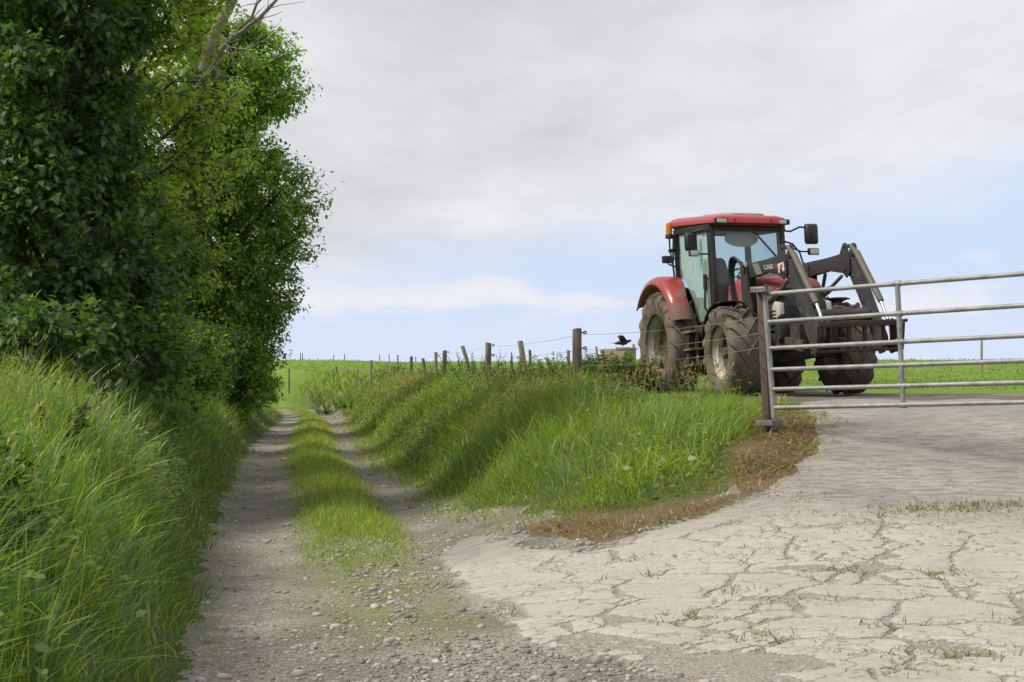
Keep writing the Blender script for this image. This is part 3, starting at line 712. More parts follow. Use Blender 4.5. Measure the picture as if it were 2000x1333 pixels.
class Tree:
    def __init__(s, name, label, cat, base, group=None, bark=None):
        s.base = np.array(base, float)*[1, S, 1]; s.root = empty(name, tuple(s.base)); tag(s.root, label, cat, group)
        s.tr = MB(); s.P = []; s.A = []; s.N = []; s.S = []; s.T = []; s.bark = bark or m_bark
    def trunk(s, pts, r0, r1, n=12):
        pts = [np.array(p, float)*[1, S, 1] for p in pts]
        fine = [p for i in range(len(pts)-1) for p in (pts[i]*(1-t)+pts[i+1]*t for t in np.linspace(0, 1, 5)[:-1])] + [pts[-1]]
        fine = [p + np.append(RNG.normal(0, .03, 2), 0)*(0 < i < len(fine)-1) for i, p in enumerate(fine)]
        rs = [r0+(r1-r0)*i/(len(fine)-1) for i in range(len(fine))]; rs[0] *= 1.35
        s.tr.tube([p - s.base for p in fine], rs, n); s.axis = fine; s.rs = rs
    def near_axis(s, p, drop=.7):
        zt = p[2] - drop*np.hypot(p[0]-s.axis[0][0], p[1]-s.axis[0][1]) - .2
        i = int(np.clip(np.argmin([abs(q[2]-zt) for q in s.axis]), 1, len(s.axis)-1)); return s.axis[i], s.rs[i]
    def clump(s, c, r, twigs, per, size, cols, wts, droop=.35, rl=None, limb=True, bright=1.0, shell=.35):
        """a leafy bough: limb from the trunk, twigs through an ellipsoid, leaves along the twigs"""
        c = np.array(c, float); r = np.array(r if hasattr(r, '__len__') else (r, r, r*.8), float)
        start = c
        if limb:
            a, ra = s.near_axis(c); mid = (a+c)/2 + np.array([0, 0, .12*np.linalg.norm(c-a)]) + RNG.normal(0, .12, 3)
            pts = bez(a, mid, c, 7); L = np.linalg.norm(c-a); rr = min(ra*.6, .012+.018*L) if rl is None else rl
            s.tr.tube([p - s.base for p in pts], np.linspace(rr, rr*.35, 7), 6, cap=False); start = None
        for _ in range(twigs):
            d = unit(RNG.normal(0, 1, 3)); q = c + d*r*RNG.uniform(shell, 1.0)**.6
            if limb: st = pts[RNG.integers(3, 7)]
            else: st = c + (q-c)*RNG.uniform(0, .3)
            md = (st+q)/2 + RNG.normal(0, .1, 3)*np.linalg.norm(q-st); tw = bez(st, md, q, 5)
            s.tr.tube([p - s.base for p in tw], np.linspace(.011, .004, 5), 4, cap=False)
            t = RNG.uniform(.35, 1.06, per)[:, None]; pos = (1-t)**2*st + 2*t*(1-t)*md + t*t*q + RNG.normal(0, size*.75, (per, 3))
            out = unit(unit(pos-c) + unit(pos - np.array([s.base[0], s.base[1], c[2]]))*.5)
            ax = unit(out*.7 + RNG.normal(0, .55, (per, 3)) + np.array([0, 0, -droop]))
            nm = unit(np.array([0, 0, 1.0]) + out*.55 + RNG.normal(0, .42, (per, 3)))
            nm = unit(nm - ax*np.sum(nm*ax, 1, keepdims=True))
            s.P.append(pos); s.A.append(ax); s.N.append(nm); s.S.append(size*RNG.uniform(.6, 1.2, per))
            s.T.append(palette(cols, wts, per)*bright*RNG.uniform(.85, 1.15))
    def finish(s, shape, crown='crown', trunk='trunk'):
        s.tr.build(trunk, s.bark, s.root, smooth=60)
        if s.P:
            P, A, N_, S, T = (np.concatenate(q) for q in (s.P, s.A, s.N, s.S, s.T))
            v, f = leaf_batch(P, A, N_, S, shape)
            np_mesh(crown, v - s.base, [f], m_leaf, np.repeat(np.clip(T, .004, .8), len(shape), 0), s.root, smooth=False)
        return s.root
    def leaves_on_trunk(s, name, z0, z1, n, rad, size, cols, wts):
        ax = np.array(s.axis); zs = ax[:, 2]; z = RNG.uniform(z0, z1, n)
        cx = np.interp(z, zs, ax[:, 0]); cy = np.interp(z, zs, ax[:, 1]); a = RNG.uniform(0, 6.28, n)
        rr = rad*(.35+.65*RNG.random(n)**.5)*(.65+.7*vn(a*1.2, z, 1.3, 3)); o = np.stack((np.cos(a), np.sin(a), np.zeros(n)), -1)
        pos = np.stack((cx, cy, z), -1) + o*rr[:, None]
        axs = unit(np.array([0, 0, -.9])+RNG.normal(0, .5, (n, 3))); nm = unit(o + RNG.normal(0, .4, (n, 3)) + np.array([0, 0, .4])); nm = unit(nm - axs*np.sum(nm*axs, 1, keepdims=True))
        v, f = leaf_batch(pos, axs, nm, size*RNG.uniform(.6, 1.3, n), IVY)
        np_mesh(name, v - s.base, [f], m_leaf, np.repeat(np.clip(palette(cols, wts, n), .004, .8), 6, 0), s.root, smooth=False)

DK = [(.045, .110, .026), (.070, .155, .030), (.034, .086, .028), (.105, .195, .038)]
MD = [(.105, .215, .030), (.150, .270, .036), (.078, .168, .028), (.195, .305, .046)]
YL = [(.190, .310, .036), (.240, .355, .044), (.140, .245, .032), (.275, .370, .070)]
W4 = [.32, .30, .18, .20]
def profile_tree(t, prof, nlev, size, cols, twigs, per, squash=(1, 1.35), bright=None, fill=.55, cr=.5, skip=None):
    """boughs laid round the trunk following a (z, radius, x-shift) profile"""
    zs = [p[0] for p in prof]
    for z in np.linspace(zs[0], zs[-1], nlev):
        rad = float(np.interp(z, zs, [p[1] for p in prof])); sh = float(np.interp(z, zs, [p[2] for p in prof]))
        k = max(3, int(round(2+rad*2.3))); a0 = RNG.uniform(0, 6.28)
        ax = min(t.axis, key=lambda q: abs(q[2]-(t.base[2]*0+z)))
        for j in range(k):
            a = a0+6.283*j/k+RNG.normal(0, .22); rr = rad*RNG.uniform(fill, .84); zz = z+RNG.normal(0, .16)
            c = (ax[0]+sh+math.cos(a)*rr*squash[0], ax[1]+math.sin(a)*rr*squash[1], zz); s_ = cr*RNG.uniform(.75, 1.25)*(.55+.28*rad)
            if skip and skip(*c): continue
            t.clump(c, (s_*1.25, s_*1.25, s_*.85), twigs, per, size, cols, W4, bright=1 if bright is None else bright(z))
        if rad > 1.3:
            for j in range(3):
                a = RNG.uniform(0, 6.28); t.clump((ax[0]+sh+math.cos(a)*rad*.3, ax[1]+math.sin(a)*rad*.3, z), cr*.8, max(4, twigs//2), per, size, cols, W4)

E = EYE
def gpt(x, y): return (x, y, Hs(x, y)-.08)
# near dark sycamore with two stems
bs = gpt(-5.35, 11.4)
t = Tree('sycamore_tree', 'big dark sycamore with twin dark stems, the nearest tree on the left bank', 'tree', bs, 'trees along the lane')
t.trunk([bs, (-5.30, 11.4, E+1.2), (-5.1, 11.5, E+3.2), (-5.2, 11.6, E+6), (-5.1, 11.5, E+8.3)], .17, .05)
sa, sr = t.axis, t.rs
t.trunk([(-5.2, 11.6, bs[2]), (-4.98, 11.7, E+1.4), (-4.8, 11.9, E+3.4), (-4.5, 12.1, E+6.5)], .12, .035)
t.axis, t.rs = sa, sr
profile_tree(t, [(E-.1, 1.35, .25), (E+.9, 1.35, .1), (E+1.7, 1.2, .1), (E+2.6, .95, -.05), (E+3.8, .9, -.25), (E+4.8, 1.5, -.2), (E+6.5, 2.0, 0), (E+8.4, 1.0, 0)], 15, .098, DK, 26, 24, cr=.6,
             skip=lambda x, y, z: E+1.35 < z < E+1.85 and x < -5.4 and y < 11.6*S)
for c in ((-5.35, 10.75, E+2.9), (-5.0, 10.8, E+2.3), (-5.6, 10.7, E+2.3), (-4.75, 10.9, E+1.2), (-5.2, 10.7, E+3.7)): t.clump((c[0], c[1]*S, c[2]), .55, 26, 24, .098, DK, W4)
t.finish(MAPLE)
# second sycamore, mid green
bs = gpt(-6.5, 15.4)
t = Tree('sycamore_tree', 'mid green sycamore close behind the nearest dark one, leaves coloured as sunlit near its top', 'tree', bs, 'trees along the lane')
t.trunk([bs, (-6.4, 15.4, E+2), (-6.1, 15.3, E+4.5), (-6.0, 15.4, E+9.5)], .17, .05)
profile_tree(t, [(E-.3, 1.2, .3), (E+1.0, 1.5, .3), (E+2.3, 1.6, .1)], 5, .10, MD, 18, 18, cr=.55)
profile_tree(t, [(E+2.8, 1.55, .1), (E+4.0, 1.6, .1), (E+6, 2.0, 0), (E+8, 2.0, 0), (E+10, 1.0, 0)], 9, .10, YL, 19, 19, cr=.55)  # sun on the upper boughs put in by yellower leaf colours
t.finish(MAPLE)
# ivy clad ash
bs = gpt(-6.85, 19.6)
t = Tree('ash_tree', 'tall ash with ivy clad leaning trunk and sparse pale branches above the others', 'tree', bs, 'trees along the lane', m_pale_bark)
t.trunk([bs, (-6.75, 19.6, E+1.6), (-6.45, 19.7, E+4.2), (-6.1, 19.8, E+6.6), (-5.5, 19.9, E+8.2), (-5.0, 20, E+9.6)], .21, .07)
sa, sr = t.axis, t.rs
bw = t.tr
for pts, r0 in (([(-6.1, 19.8, E+6.4), (-5.55, 19.7, E+7.1), (-5.0, 19.6, E+7.35), (-4.45, 19.6, E+7.95)], .07), ([(-6.15, 19.8, E+6.2), (-6.5, 19.7, E+7.2), (-6.9, 19.7, E+8.6)], .07),
                ([(-5.75, 19.9, E+7.4), (-5.6, 20, E+8.4), (-5.75, 20, E+9.8)], .06), ([(-5.3, 19.65, E+7.3), (-4.9, 19.6, E+7.9), (-4.75, 19.6, E+8.9)], .035), ([(-6.3, 19.8, E+5.5), (-6.0, 19.5, E+6.2), (-5.4, 19.3, E+6.7), (-5.1, 19.2, E+6.6)], .03)):
    pts = [np.array(p, float)*[1, S, 1] for p in pts]; fine = [p for i in range(len(pts)-1) for p in (pts[i]*(1-q)+pts[i+1]*q for q in (0, .33, .66))]+[pts[-1]]
    fine = [p+RNG.normal(0, .035, 3)*(i > 0) for i, p in enumerate(fine)]
    bw.tube([p-t.base for p in fine], np.linspace(r0, r0*.3, len(fine)), 7)
    for p in fine[2:]:
        for _ in range(3):
            q = p + unit(RNG.normal(0, 1, 3)+np.array([.2, 0, .5]))*RNG.uniform(.3, .8); bw.tube([p-t.base, (p+q)/2+RNG.normal(0, .05, 3)-t.base, q-t.base], [.012, .008, .004], 4, cap=False)
for c, r, k in (((-6.0, 19.6, E+5.3), .8, 16), ((-7.2, 19.4, E+4.6), .9, 20), ((-7.3, 19.6, E+3.4), .8, 18), ((-5.7, 19.4, E+3.9), .7, 16), ((-7.5, 19.8, E+6.2), 1.0, 22), ((-6.8, 19.3, E+5.7), .8, 18),
                ((-5.4, 19.5, E+5.9), .7, 12), ((-6.6, 19.2, E+2.3), .8, 18), ((-5.75, 19.3, E+2.5), .7, 16), ((-7.4, 19.3, E+2.0), .8, 18), ((-6.6, 19.6, E+8.8), .8, 10), ((-6.2, 19.4, E+1.2), .8, 18), ((-5.3, 19.7, E+4.8), .6, 12)):
    t.clump((c[0], c[1]*S, c[2]), r, k, 15, .10, YL, W4)
t.leaves_on_trunk('ivy', E-.4, E+6.4, 5200, .46, .085, [(.020, .050, .014), (.032, .075, .018), (.05, .10, .022)], [.5, .35, .15])
t.finish(OVAL)
# the broad sycamore that leans out over the lane
bs = gpt(-7.75, 25.6)
t = Tree('sycamore_tree', 'round headed sycamore whose lit leafy edge stands out against the sky over the lane', 'tree', bs, 'trees along the lane')
t.trunk([bs, (-7.5, 25.6, E+2), (-7.35, 25.5, E+5), (-7.2, 25.5, E+9)], .19, .05)
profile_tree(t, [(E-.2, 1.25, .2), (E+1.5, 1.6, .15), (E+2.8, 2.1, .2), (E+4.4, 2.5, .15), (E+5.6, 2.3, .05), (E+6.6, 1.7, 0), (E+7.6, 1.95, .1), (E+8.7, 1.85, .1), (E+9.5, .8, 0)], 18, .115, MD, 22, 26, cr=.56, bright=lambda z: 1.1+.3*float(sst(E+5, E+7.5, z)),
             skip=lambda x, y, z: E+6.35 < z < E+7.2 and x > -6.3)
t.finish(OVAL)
for k, (x, y, zt, r, lab, cols, n_) in enumerate(((-9.9, 33.5, 6.5, 2.0, 'smaller dark sycamore in the row beyond the round headed one', DK, 10), (-11.9, 42.5, 3.6, 1.5, 'low dark tree at the far end of the tree row beside the lane', DK, 8))):
    bs = gpt(x, y); t = Tree('sycamore_tree', lab, 'tree', bs, 'trees along the lane')
    t.trunk([bs, (x+.2, y, E+zt*.5), (x+.3, y, E+zt)], .15, .04)
    profile_tree(t, [(bs[2]+.3, r*.8, 0), (E+zt*.45, r, 0), (E+zt, r*.4, 0)], n_, .13, cols, 11, 13, cr=.55); t.finish(OVAL)
# trees deeper in the wood
for k, (x, y, zt, r, lab, cols) in enumerate(((-8.6, 13.6, 9, 2.4, 'shaded tree standing behind the nearest sycamore', DK), (-9.6, 18.5, 10, 2.5, 'yellow green tree behind the ivy clad ash', YL), (-10.8, 24, 10, 2.6, 'pale leaved tree at the back, between the ash and the round headed sycamore', YL),
                                         (-13.0, 31, 9, 2.6, 'shaded tree at the back beyond the round headed sycamore', MD))):
    bs = gpt(x, y); t = Tree('woodland_tree', lab, 'tree', bs, 'trees in the wood behind the lane')
    t.trunk([bs, (x+.1, y, E+zt*.5), (x+.2, y, E+zt)], .2, .05)
    profile_tree(t, [(bs[2]+.8, r*.7, 0), (E+zt*.45, r, 0), (E+zt, r*.4, 0)], 9, .17, cols, 9, 12, cr=.75); t.finish(OVAL)
# low broad leaved growth among the bank grasses
def leaf_cover(name, x, y, size, hmax, cols):
    n = len(x); z = H(x, y)+RNG.uniform(.03, 1, n)**1.4*hmax; az = RNG.uniform(0, 6.28, n)
    ax = unit(np.stack((np.cos(az), np.sin(az), RNG.uniform(-.5, .5, n)), -1)); nm = unit(np.array([0, -.25, 1.])+RNG.normal(0, .4, (n, 3))); nm = unit(nm-ax*np.sum(nm*ax, 1, keepdims=True))
    v, f = leaf_batch(np.stack((x, y*S, z), -1), ax, nm, size*RNG.uniform(.5, 1.4, n), OVAL)
    o = np_mesh(name, v, [f], m_leaf, np.repeat(np.clip(palette(cols, W4, n), .004, .8), 6, 0), smooth=False); tag(o, kind='stuff')
UC = [(.10, .20, .045), (.15, .26, .06), (.07, .15, .04), (.20, .27, .10)]
x, y = scatter(-9, -1.5, 2.6, 16, 620, lambda x, y: in_view(x, y, .08)*sst(.15, .5, ub(x, y))*(ub(x, y) < 3)*sst(.50, .62, fbm(x, y*S, .9, 201, 3)))
leaf_cover('bank_undergrowth', x, y, .06, .38, UC)
x, y = scatter(-9, 3, 7.6, 34, 420, lambda x, y: in_view(x, y)*sst(.1, .6, dn(x, y))*sst(5, 3, x-lane_x(y)-LANE_W)*sst(.50, .64, fbm(x, y*S, .8, 203, 3))*(1-sst(12.5, 14, y)*sst(1.2, 2, x)))
leaf_cover('verge_undergrowth', x, y, .065, .36, UC)
# shrubs and hedge growth under the trees
SH = [(-4.75, 10.3, .85, .75, 'dark maple seedling bush at the foot of the nearest sycamore', DK, MAPLE, .095), (-5.05, 12.4, 1.05, .9, 'broad leaved shrub hanging over the bank below the second sycamore', MD, MAPLE, .095),
      (-5.55, 14.4, 1.15, 1.0, 'dense green shrub at the bank top in front of the second sycamore', MD, MAPLE, .09), (-6.0, 16.9, 1.3, 1.0, 'tall shrub of small leaves just before the ivy clad trunk', MD, OVAL, .085),
      (-6.35, 19.2, 1.2, .95, 'leafy shrub wrapped about the base of the ivy clad ash', MD, OVAL, .085), (-7.0, 22.5, 1.5, 1.1, 'dark shrub between the ash and the round headed sycamore', DK, OVAL, .095),
      (-8.0, 27.5, 1.3, 1.1, 'dark shrub below the far side of the round headed sycamore', DK, OVAL, .10), (-9.0, 32.0, 1.4, 1.2, 'hedge shrub under the smaller dark sycamore', DK, OVAL, .11),
      (-10.5, 38.2, 1.4, 1.2, 'hedge shrub before the last low tree of the row', DK, OVAL, .12), (-11.45, 45.2, 1.0, .85, 'small round bush where the lane bends out of sight', DK, OVAL, .12)]
for (x, y, h, r, lab, cols, shp, sz) in SH:
    bs = gpt(x, y); t = Tree('hedge_shrub', lab, 'shrub', bs, 'shrubs under the trees')
    t.trunk([bs, (x, y, bs[2]+h*.6), (x+.1, y, bs[2]+h*1.1)], .05, .015, 7)
    for k in range(16):
        a = RNG.uniform(0, 6.28); q = RNG.uniform(.2, .95)*r; z = bs[2]+RNG.uniform(.15, 1.15)*h
        t.clump((x+math.cos(a)*q, y*S+math.sin(a)*q*1.3, z), r*.42, 14, 16, sz, cols, W4)
    t.finish(shp, 'foliage', 'stem')

# ------------------------------------------------------------------ fence posts, wires, trough, bird, weeds
def wood_mat(name, a, bcol, sc=1.0):
    m, n, b = new_mat(name); co = n.n('ShaderNodeTexCoord').outputs['Object']
    mp = n.n('ShaderNodeMapping'); n.put(mp.inputs[0], co); mp.inputs['Scale'].default_value = (22*sc, 22*sc, 1.6)
    f = n.noise(mp.outputs[0], 2.2, 5, .65); g2 = n.noise(co, 3.5, 4)
    c = n.mix(n.ss(.3, .7, f), a, bcol); c = n.mix(n.ss(.5, .7, g2, 0, .5), c, (.10, .105, .07))
    n.put(b.inputs['Base Color'], c); b.inputs['Roughness'].default_value = .9; bump(n, b, f, .6, .012); return m
m_post = wood_mat('weathered_post_wood', (.075, .066, .052), (.22, .195, .155))
m_post2 = wood_mat('pale_post_wood', (.16, .15, .095), (.34, .32, .22))
m_black, n, b = new_mat('black_plastic'); b.inputs['Base Color'].default_value = (.02, .02, .022, 1); b.inputs['Roughness'].default_value = .45
m_wire, n, b = new_mat('fence_wire'); b.inputs['Base Color'].default_value = (.42, .41, .38, 1); b.inputs['Metallic'].default_value = .6; b.inputs['Roughness'].default_value = .5

def post_mesh(name, h, r, lean=(0, 0), n=14, below=.3):
    mb = MB(); zs = [-below, 0, h*.33, h*.66, h-.012, h]; ph = RNG.uniform(0, 6.28); rings = []
    for i, z in enumerate(zs):
        k = r*(1.04-.05*max(z, 0)/h) * (.93 if i == 5 else 1); ring = []
        for j in range(n):
            a = 2*math.pi*j/n; q = k*(1+.035*math.sin(3*a+ph)+.02*math.sin(7*a+ph*2))
            ring.append((q*math.cos(a)+lean[0]*z, q*math.sin(a)+lean[1]*z, z+(.012*math.sin(a+ph) if i >= 4 else 0)))
        rings.append(ring)
    return mb.loft(rings)
def fence_post(px, ytop, wpx, Y, label, lean=0.0, m=None, ins=0, group='fence posts along the bank', h=None):
    X = (px-1000)/FPX*Y; zt = EYE+(HOR-ytop)/FPX*Y; zg = Hs(X, Y); hh = max(.35, zt-zg) if h is None else h
    rt = empty('fence_post', (X - lean*hh, Y*S, zg if h is None else zt-h)); tag(rt, label, 'fence post', group)
    r = wpx/FPX*Y/2
    post_mesh('post', hh, r, (lean, RNG.normal(0, .012))).build('shaft', m or m_post, rt, smooth=50)
    for k in range(ins):
        z = hh-.055-.235*k; mb = MB(); x0 = r+lean*z
        mb.tube([(x0-.01, -.02, z), (x0+.035, -.02, z)], .009, 8); mb.lathe([(.010, -.02), (.026, -.016), (.030, 0), (.026, .016), (.010, .02)], 12, (x0+.05, -.02, z), 'y')
        mb.build('insulator', m_black, rt)
    return rt
MAIN = [fence_post(1127, 643, 18, 15.0, 'tallest thick round post, standing alone on the bank left of the tractor', .0, ins=3),
        fence_post(954, 670, 11.5, 23.5, 'upright round post with black insulators, tallest left of the leaning pale post', -.0, ins=2),
        fence_post(868.5, 685, 8.5, 33, 'slim upright dark post just right of the pale square one', .02, ins=1),
        fence_post(803.5, 697, 6.5, 41, 'dark post standing before the far field, left of the drooping one', .02),
        fence_post(724.5, 704, 6.2, 46, 'pale round post beside the dark bush in the hedge', .01, m=m_post2),
        fence_post(657, 717, 4.6, 58, 'dark post low in the verge, where the far fence leaves the lane', 0)]
OLD = [fence_post(1016, 667, 11, 21.5, 'pale round post leaning to the left, old fence line', -.16, m=m_post2, group='old fence posts behind the bank'),
       fence_post(903, 676, 7.5, 31, 'mossy split post leaning sharply left with a brace', -.30, m=m_post2, group='old fence posts behind the bank'),
       fence_post(851.5, 688, 6.5, 34, 'pale square topped post close left of a dark slim one', .0, m=m_post2, group='old fence posts behind the bank'),
       fence_post(826, 701, 6.5, 38, 'grey post with a drooping cap, leaning left beneath the horizon', -.15, group='old fence posts behind the bank'),
       fence_post(1035, 684, 5.5, 27, 'small grey post just right of the pale leaning one', -.04, group='old fence posts behind the bank'),
       fence_post(1110, 685, 7, 24, 'short pale post close left of the tallest post', .0, m=m_post2, group='old fence posts behind the bank'),
       fence_post(1164.5, 677, 4.5, 30, 'thin leaning stake between the tallest post and the stone trough', -.1, m=m_post2, group='old fence posts behind the bank'),
       fence_post(1177.5, 685, 6.5, 26, 'short dark post close left of the stone trough', -.04, group='old fence posts behind the bank'),
       fence_post(1237.5, 673, 5.0, 30, 'pale thin post between stone trough and rear tyre', .0, m=m_post2, group='old fence posts behind the bank'),
       fence_post(999, 689, 2.5, 33, 'thin dark stake between the two tall round posts', 0, group='old fence posts behind the bank')]
for px, yt, wp, Y, lab in ((527, 703, 2.6, 75, 'thin pale post at the edge of the trees in the far field'), (564.5, 720, 3.4, 62, 'dark post in the near pasture right of the trees'), (649.5, 730, 3.2, 57, 'stub of a post close left of the lowest verge post'),
                           (678, 720, 4.5, 56, 'pale post second along the low verge fence'), (698, 720, 4.5, 54, 'pale post third along the low verge fence'), (735.5, 724, 3.2, 48, 'short stub close right of the pale post by the dark bush'), (763.5, 716, 4.5, 47, 'pale post right of the dark hedge bush')):
    fence_post(px, yt, wp, Y, lab, 0, m_post2 if 'pale' in lab else m_post, group='posts of the low verge fence')
for px, yt, Y, h, lab in ((587, 690, 118, 1.0, 'left one of a pair of stakes on the field skyline'), (591, 689.5, 118, 1.1, 'right one of a pair of stakes on the field skyline'), (652, 694, 120, .9, 'stump like post on the skyline right of the pair'), (673, 692, 120, 1.0, 'lone stake on the skyline right of the stump'),
                          (741.5, 693, 121, 1.0, 'skyline stake left of the water pipe stand'), (760, 693, 121, .95, 'skyline stake right above the water pipe stand'), (812, 697, 110, 1.0, 'skyline stake between the two dark slim posts'), (543, 693, 118, .9, 'faint skyline stake nearest the trees')):
    fence_post(px, yt, 1.7, Y, lab, 0, group='stakes on the field skyline', h=h)
fence_post(1917, 665, 4.5, 62, 'lone pale post on the skyline seen above the gate rails', 0, m_post2, group='stakes on the field skyline')
# water pipe stand in the field
X, Y = (777-1000)/FPX*70, 70.0; rt = empty('pipe_stand', (X, Y*S, Hs(X, Y))); tag(rt, 'upright water pipe with a cross foot in the far field', 'water pipe')
MB().tube([(0, 0, -.2), (0, 0, .95)], .05, 8).lathe([(.02, .93), (.10, .96), (.02, 1.0)], 10).build('standpipe', m_post, rt)
MB().bar((-.55, 0, .12), (.55, 0, .06), .12, .10).bar((0, -.4, .08), (0, .4, .08), .12, .08).build('cross_foot', m_post, rt)

# wires from the gate post along the main line
def post_tip(o, drop):
    h_ = max(v.co.z for v in o.children[0].data.vertices); c = o.location
    return Vector((c.x+.06, c.y-.02, c.z+h_-.055-.235*drop))
GATE_POST = Vector((2.50, 9.75, 0))
for k, (zg, nm) in enumerate(((EYE+.76, 'top'), (EYE+.60, 'middle'), (EYE+.46, 'lowest'))):
    P = [Vector((2.47, 9.72*S, zg))] + [post_tip(o, k) for o in MAIN]; pts = []
    for a, b_ in zip(P[:-1], P[1:]):
        for i in range(8):
            t_ = i/8; q = a.lerp(b_, t_); q.z -= .05*4*t_*(1-t_); pts.append(q)
    pts.append(P[-1])
    mb = MB().tube([p - P[0] for p in pts], .0028, 5); o = mb.build('fence_wire', m_wire, None); o.location = P[0]
    tag(o, f'{nm} strand of thin fence wire running from gate post along the bank', 'wire', 'fence wires')

# stone trough with a crow on it
m_stonework, n, b = new_mat('pale_stone'); co = n.n('ShaderNodeTexCoord').outputs['Object']; f = n.noise(co, 5, 5, .65)
n.put(b.inputs['Base Color'], n.mix(f, (.22, .18, .13), (.40, .34, .25))); b.inputs['Roughness'].default_value = .9; bump(n, b, f, .5, .02)
TY = 26.5; TX = (1208-1000)/FPX*TY; TZ = Hs(TX, TY); rim = EYE+(HOR-682)/FPX*TY
rt = empty('stone_trough', (TX, TY*S, TZ), R(-28)); tag(rt, 'pale weathered stone cattle trough among weeds beside the tractor', 'trough')
hh = rim-TZ
mb = MB()
for (c, s_) in (((0, -.30, hh/2), (.72, .10, hh)), ((0, .30, hh/2), (.72, .10, hh)), ((-.31, 0, hh/2), (.10, .5, hh)), ((.31, 0, hh/2), (.10, .5, hh)), ((0, 0, hh*.3), (.6, .52, hh*.55))): mb.box(c, s_)
mb.build('basin', m_stonework, rt, bevel=.015)
MB().box((.24, -.02, hh+.012), (.30, .72, .05)).build('lid_slab', m_stonework, rt, bevel=.012)
m_crow, n, b = new_mat('black_feather'); b.inputs['Base Color'].default_value = (.012, .013, .018, 1); b.inputs['Roughness'].default_value = .5
bx, bz = (1217-1000)/FPX*(TY-.2), rim+.20
bird = empty('crow', (bx, (TY-.2)*S, rim+.035), R(0)); tag(bird, 'black crow with raised wings landing on the stone trough', 'bird')
mb = MB(); prof = [(-.24, .004, -.02), (-.20, .03, -.02), (-.12, .05, 0), (0, .07, .0), (.09, .06, .015), (.13, .04, .035), (.16, .042, .05), (.19, .034, .055), (.205, .014, .052), (.245, .003, .045)]
mb.loft([[(x, r*math.cos(a), .12+z+r*math.sin(a)) for a in np.linspace(0, 6.28, 13)[:-1]] for x, r, z in prof])
for sg in (-1, 1):
    mb.loft([[(x+.09-.05*k, sg*(.03+.13*k), .16+.055*k-.03*(k > 2)+.008*q) for x, q in ((0, 0), (.02, 1), (-.09, 1), (-.17+.03*k, 0), (-.09, -1))] for k in range(4)])
    mb.tube([(-.01, sg*.025, .07), (.0, sg*.028, 0), (.035, sg*.028, -.002)], .006, 6)
mb.prism([(-.22, -.02), (-.33, -.055), (-.34, .0), (-.33, .055), (-.22, .02)], .105, .115, 'xy')
mb.build('plumage', m_crow, bird, smooth=60)

# weeds: leafy plants growing on the bank top
def weed(x, y, h, r, label, cols, size=.05, n=260, stems=14, name='weed_clump', cat='weed', group='weeds on the bank top', shp=OVAL):
    bs = (x, y, Hs(x, y)-.03); t = Tree(name, label, cat, bs, group); bs = tuple(t.base); y = bs[1]; t.axis = [np.array(bs), np.array(bs)+[0, 0, h]]; t.rs = [.02, .01]
    for k in range(stems):
        a = RNG.uniform(0, 6.28); q = r*RNG.random()**.5; tip = np.array((x+math.cos(a)*q*1.15, y+math.sin(a)*q*1.15, bs[2]+h*RNG.uniform(.55, 1.05)))
        b0 = np.array((x+math.cos(a)*q*.6, y+math.sin(a)*q*.6, bs[2])); pts = bez(b0, (b0+tip)/2+[0, 0, .05], tip, 5)
        t.tr.tube([p-t.base for p in pts], np.linspace(.007, .003, 5), 4, cap=False)
        m_ = n//stems; f = RNG.uniform(.15, 1.0, m_); pos = b0*(1-f[:, None])+tip*f[:, None]; az = RNG.uniform(0, 6.28, m_)
        ax = unit(np.stack((np.cos(az), np.sin(az), RNG.uniform(-.3, .6, m_)), -1)); nm = unit(np.array([0, 0, 1.])+RNG.normal(0, .3, (m_, 3))); nm = unit(nm-ax*np.sum(nm*ax, 1, keepdims=True))
        t.P.append(pos); t.A.append(ax); t.N.append(nm); t.S.append(size*(1.25-.7*f)*RNG.uniform(.7, 1.3, m_)); t.T.append(palette(cols, W4, m_))
    return t.finish(shp, 'leaves', 'stems')
WG = [(.12, .23, .05), (.16, .27, .07), (.09, .18, .045), (.21, .28, .10)]
GG = [(.19, .26, .11), (.15, .23, .08), (.25, .29, .15), (.12, .19, .07)]
weed(1.95, 16.4, .70, .75, 'bushy nettle clump against the rear tyre of the tractor', WG, .11, 2600, 60)
weed(1.40, 16.0, .68, .6, 'grey green weeds between the tallest post and the nettle clump', GG, .09, 1700, 44)
weed(.95, 17.2, .72, .6, 'tall grey green weeds right behind the tallest post', GG, .09, 1300, 36)
weed(.35, 17.5, .66, .7, 'pale weeds left of the tallest post, by the short pale stub', GG, .09, 1400, 40)
weed(-.15, 19.4, .75, .6, 'pale docks just right of the leaning pale post', GG, .07, 700, 26)
weed(-.05, 21.0, .85, .35, 'lone tall flowering plant on the skyline right of the leaning post', WG, .05, 240, 9)
weed(-.75, 21.5, .6, .6, 'weeds between the leaning pale post and the upright one with insulators', WG, .07, 700, 26)
weed(-1.0, 26.0, .9, .9, 'dark bramble bush left of the upright post with insulators', WG, .08, 1200, 40)
weed(-1.9, 28.5, .7, .8, 'dark weeds under the mossy leaning post', WG, .08, 900, 34)
weed(-5.6, 44.5, .85, .8, 'round dark bush beside the pale round post in the hedge', WG, .12, 900, 30)
weed(-8.3, 45.5, .8, 1.0, 'dark clump of weeds on the far verge beside the lane bend', WG, .12, 900, 30)
weed(-6.4, 40.2, .8, 1.1, 'dark weeds on the verge right of the lane bend', WG, .12, 1000, 32)
weed(-9.9, 52, 1.0, 1.0, 'weeds at the very end of the lane verge', GG, .12, 700, 26)
weed(-3.4, 37, .7, .8, 'brownish dock weeds between the drooping post and the pale square one', GG, .09, 600, 26)
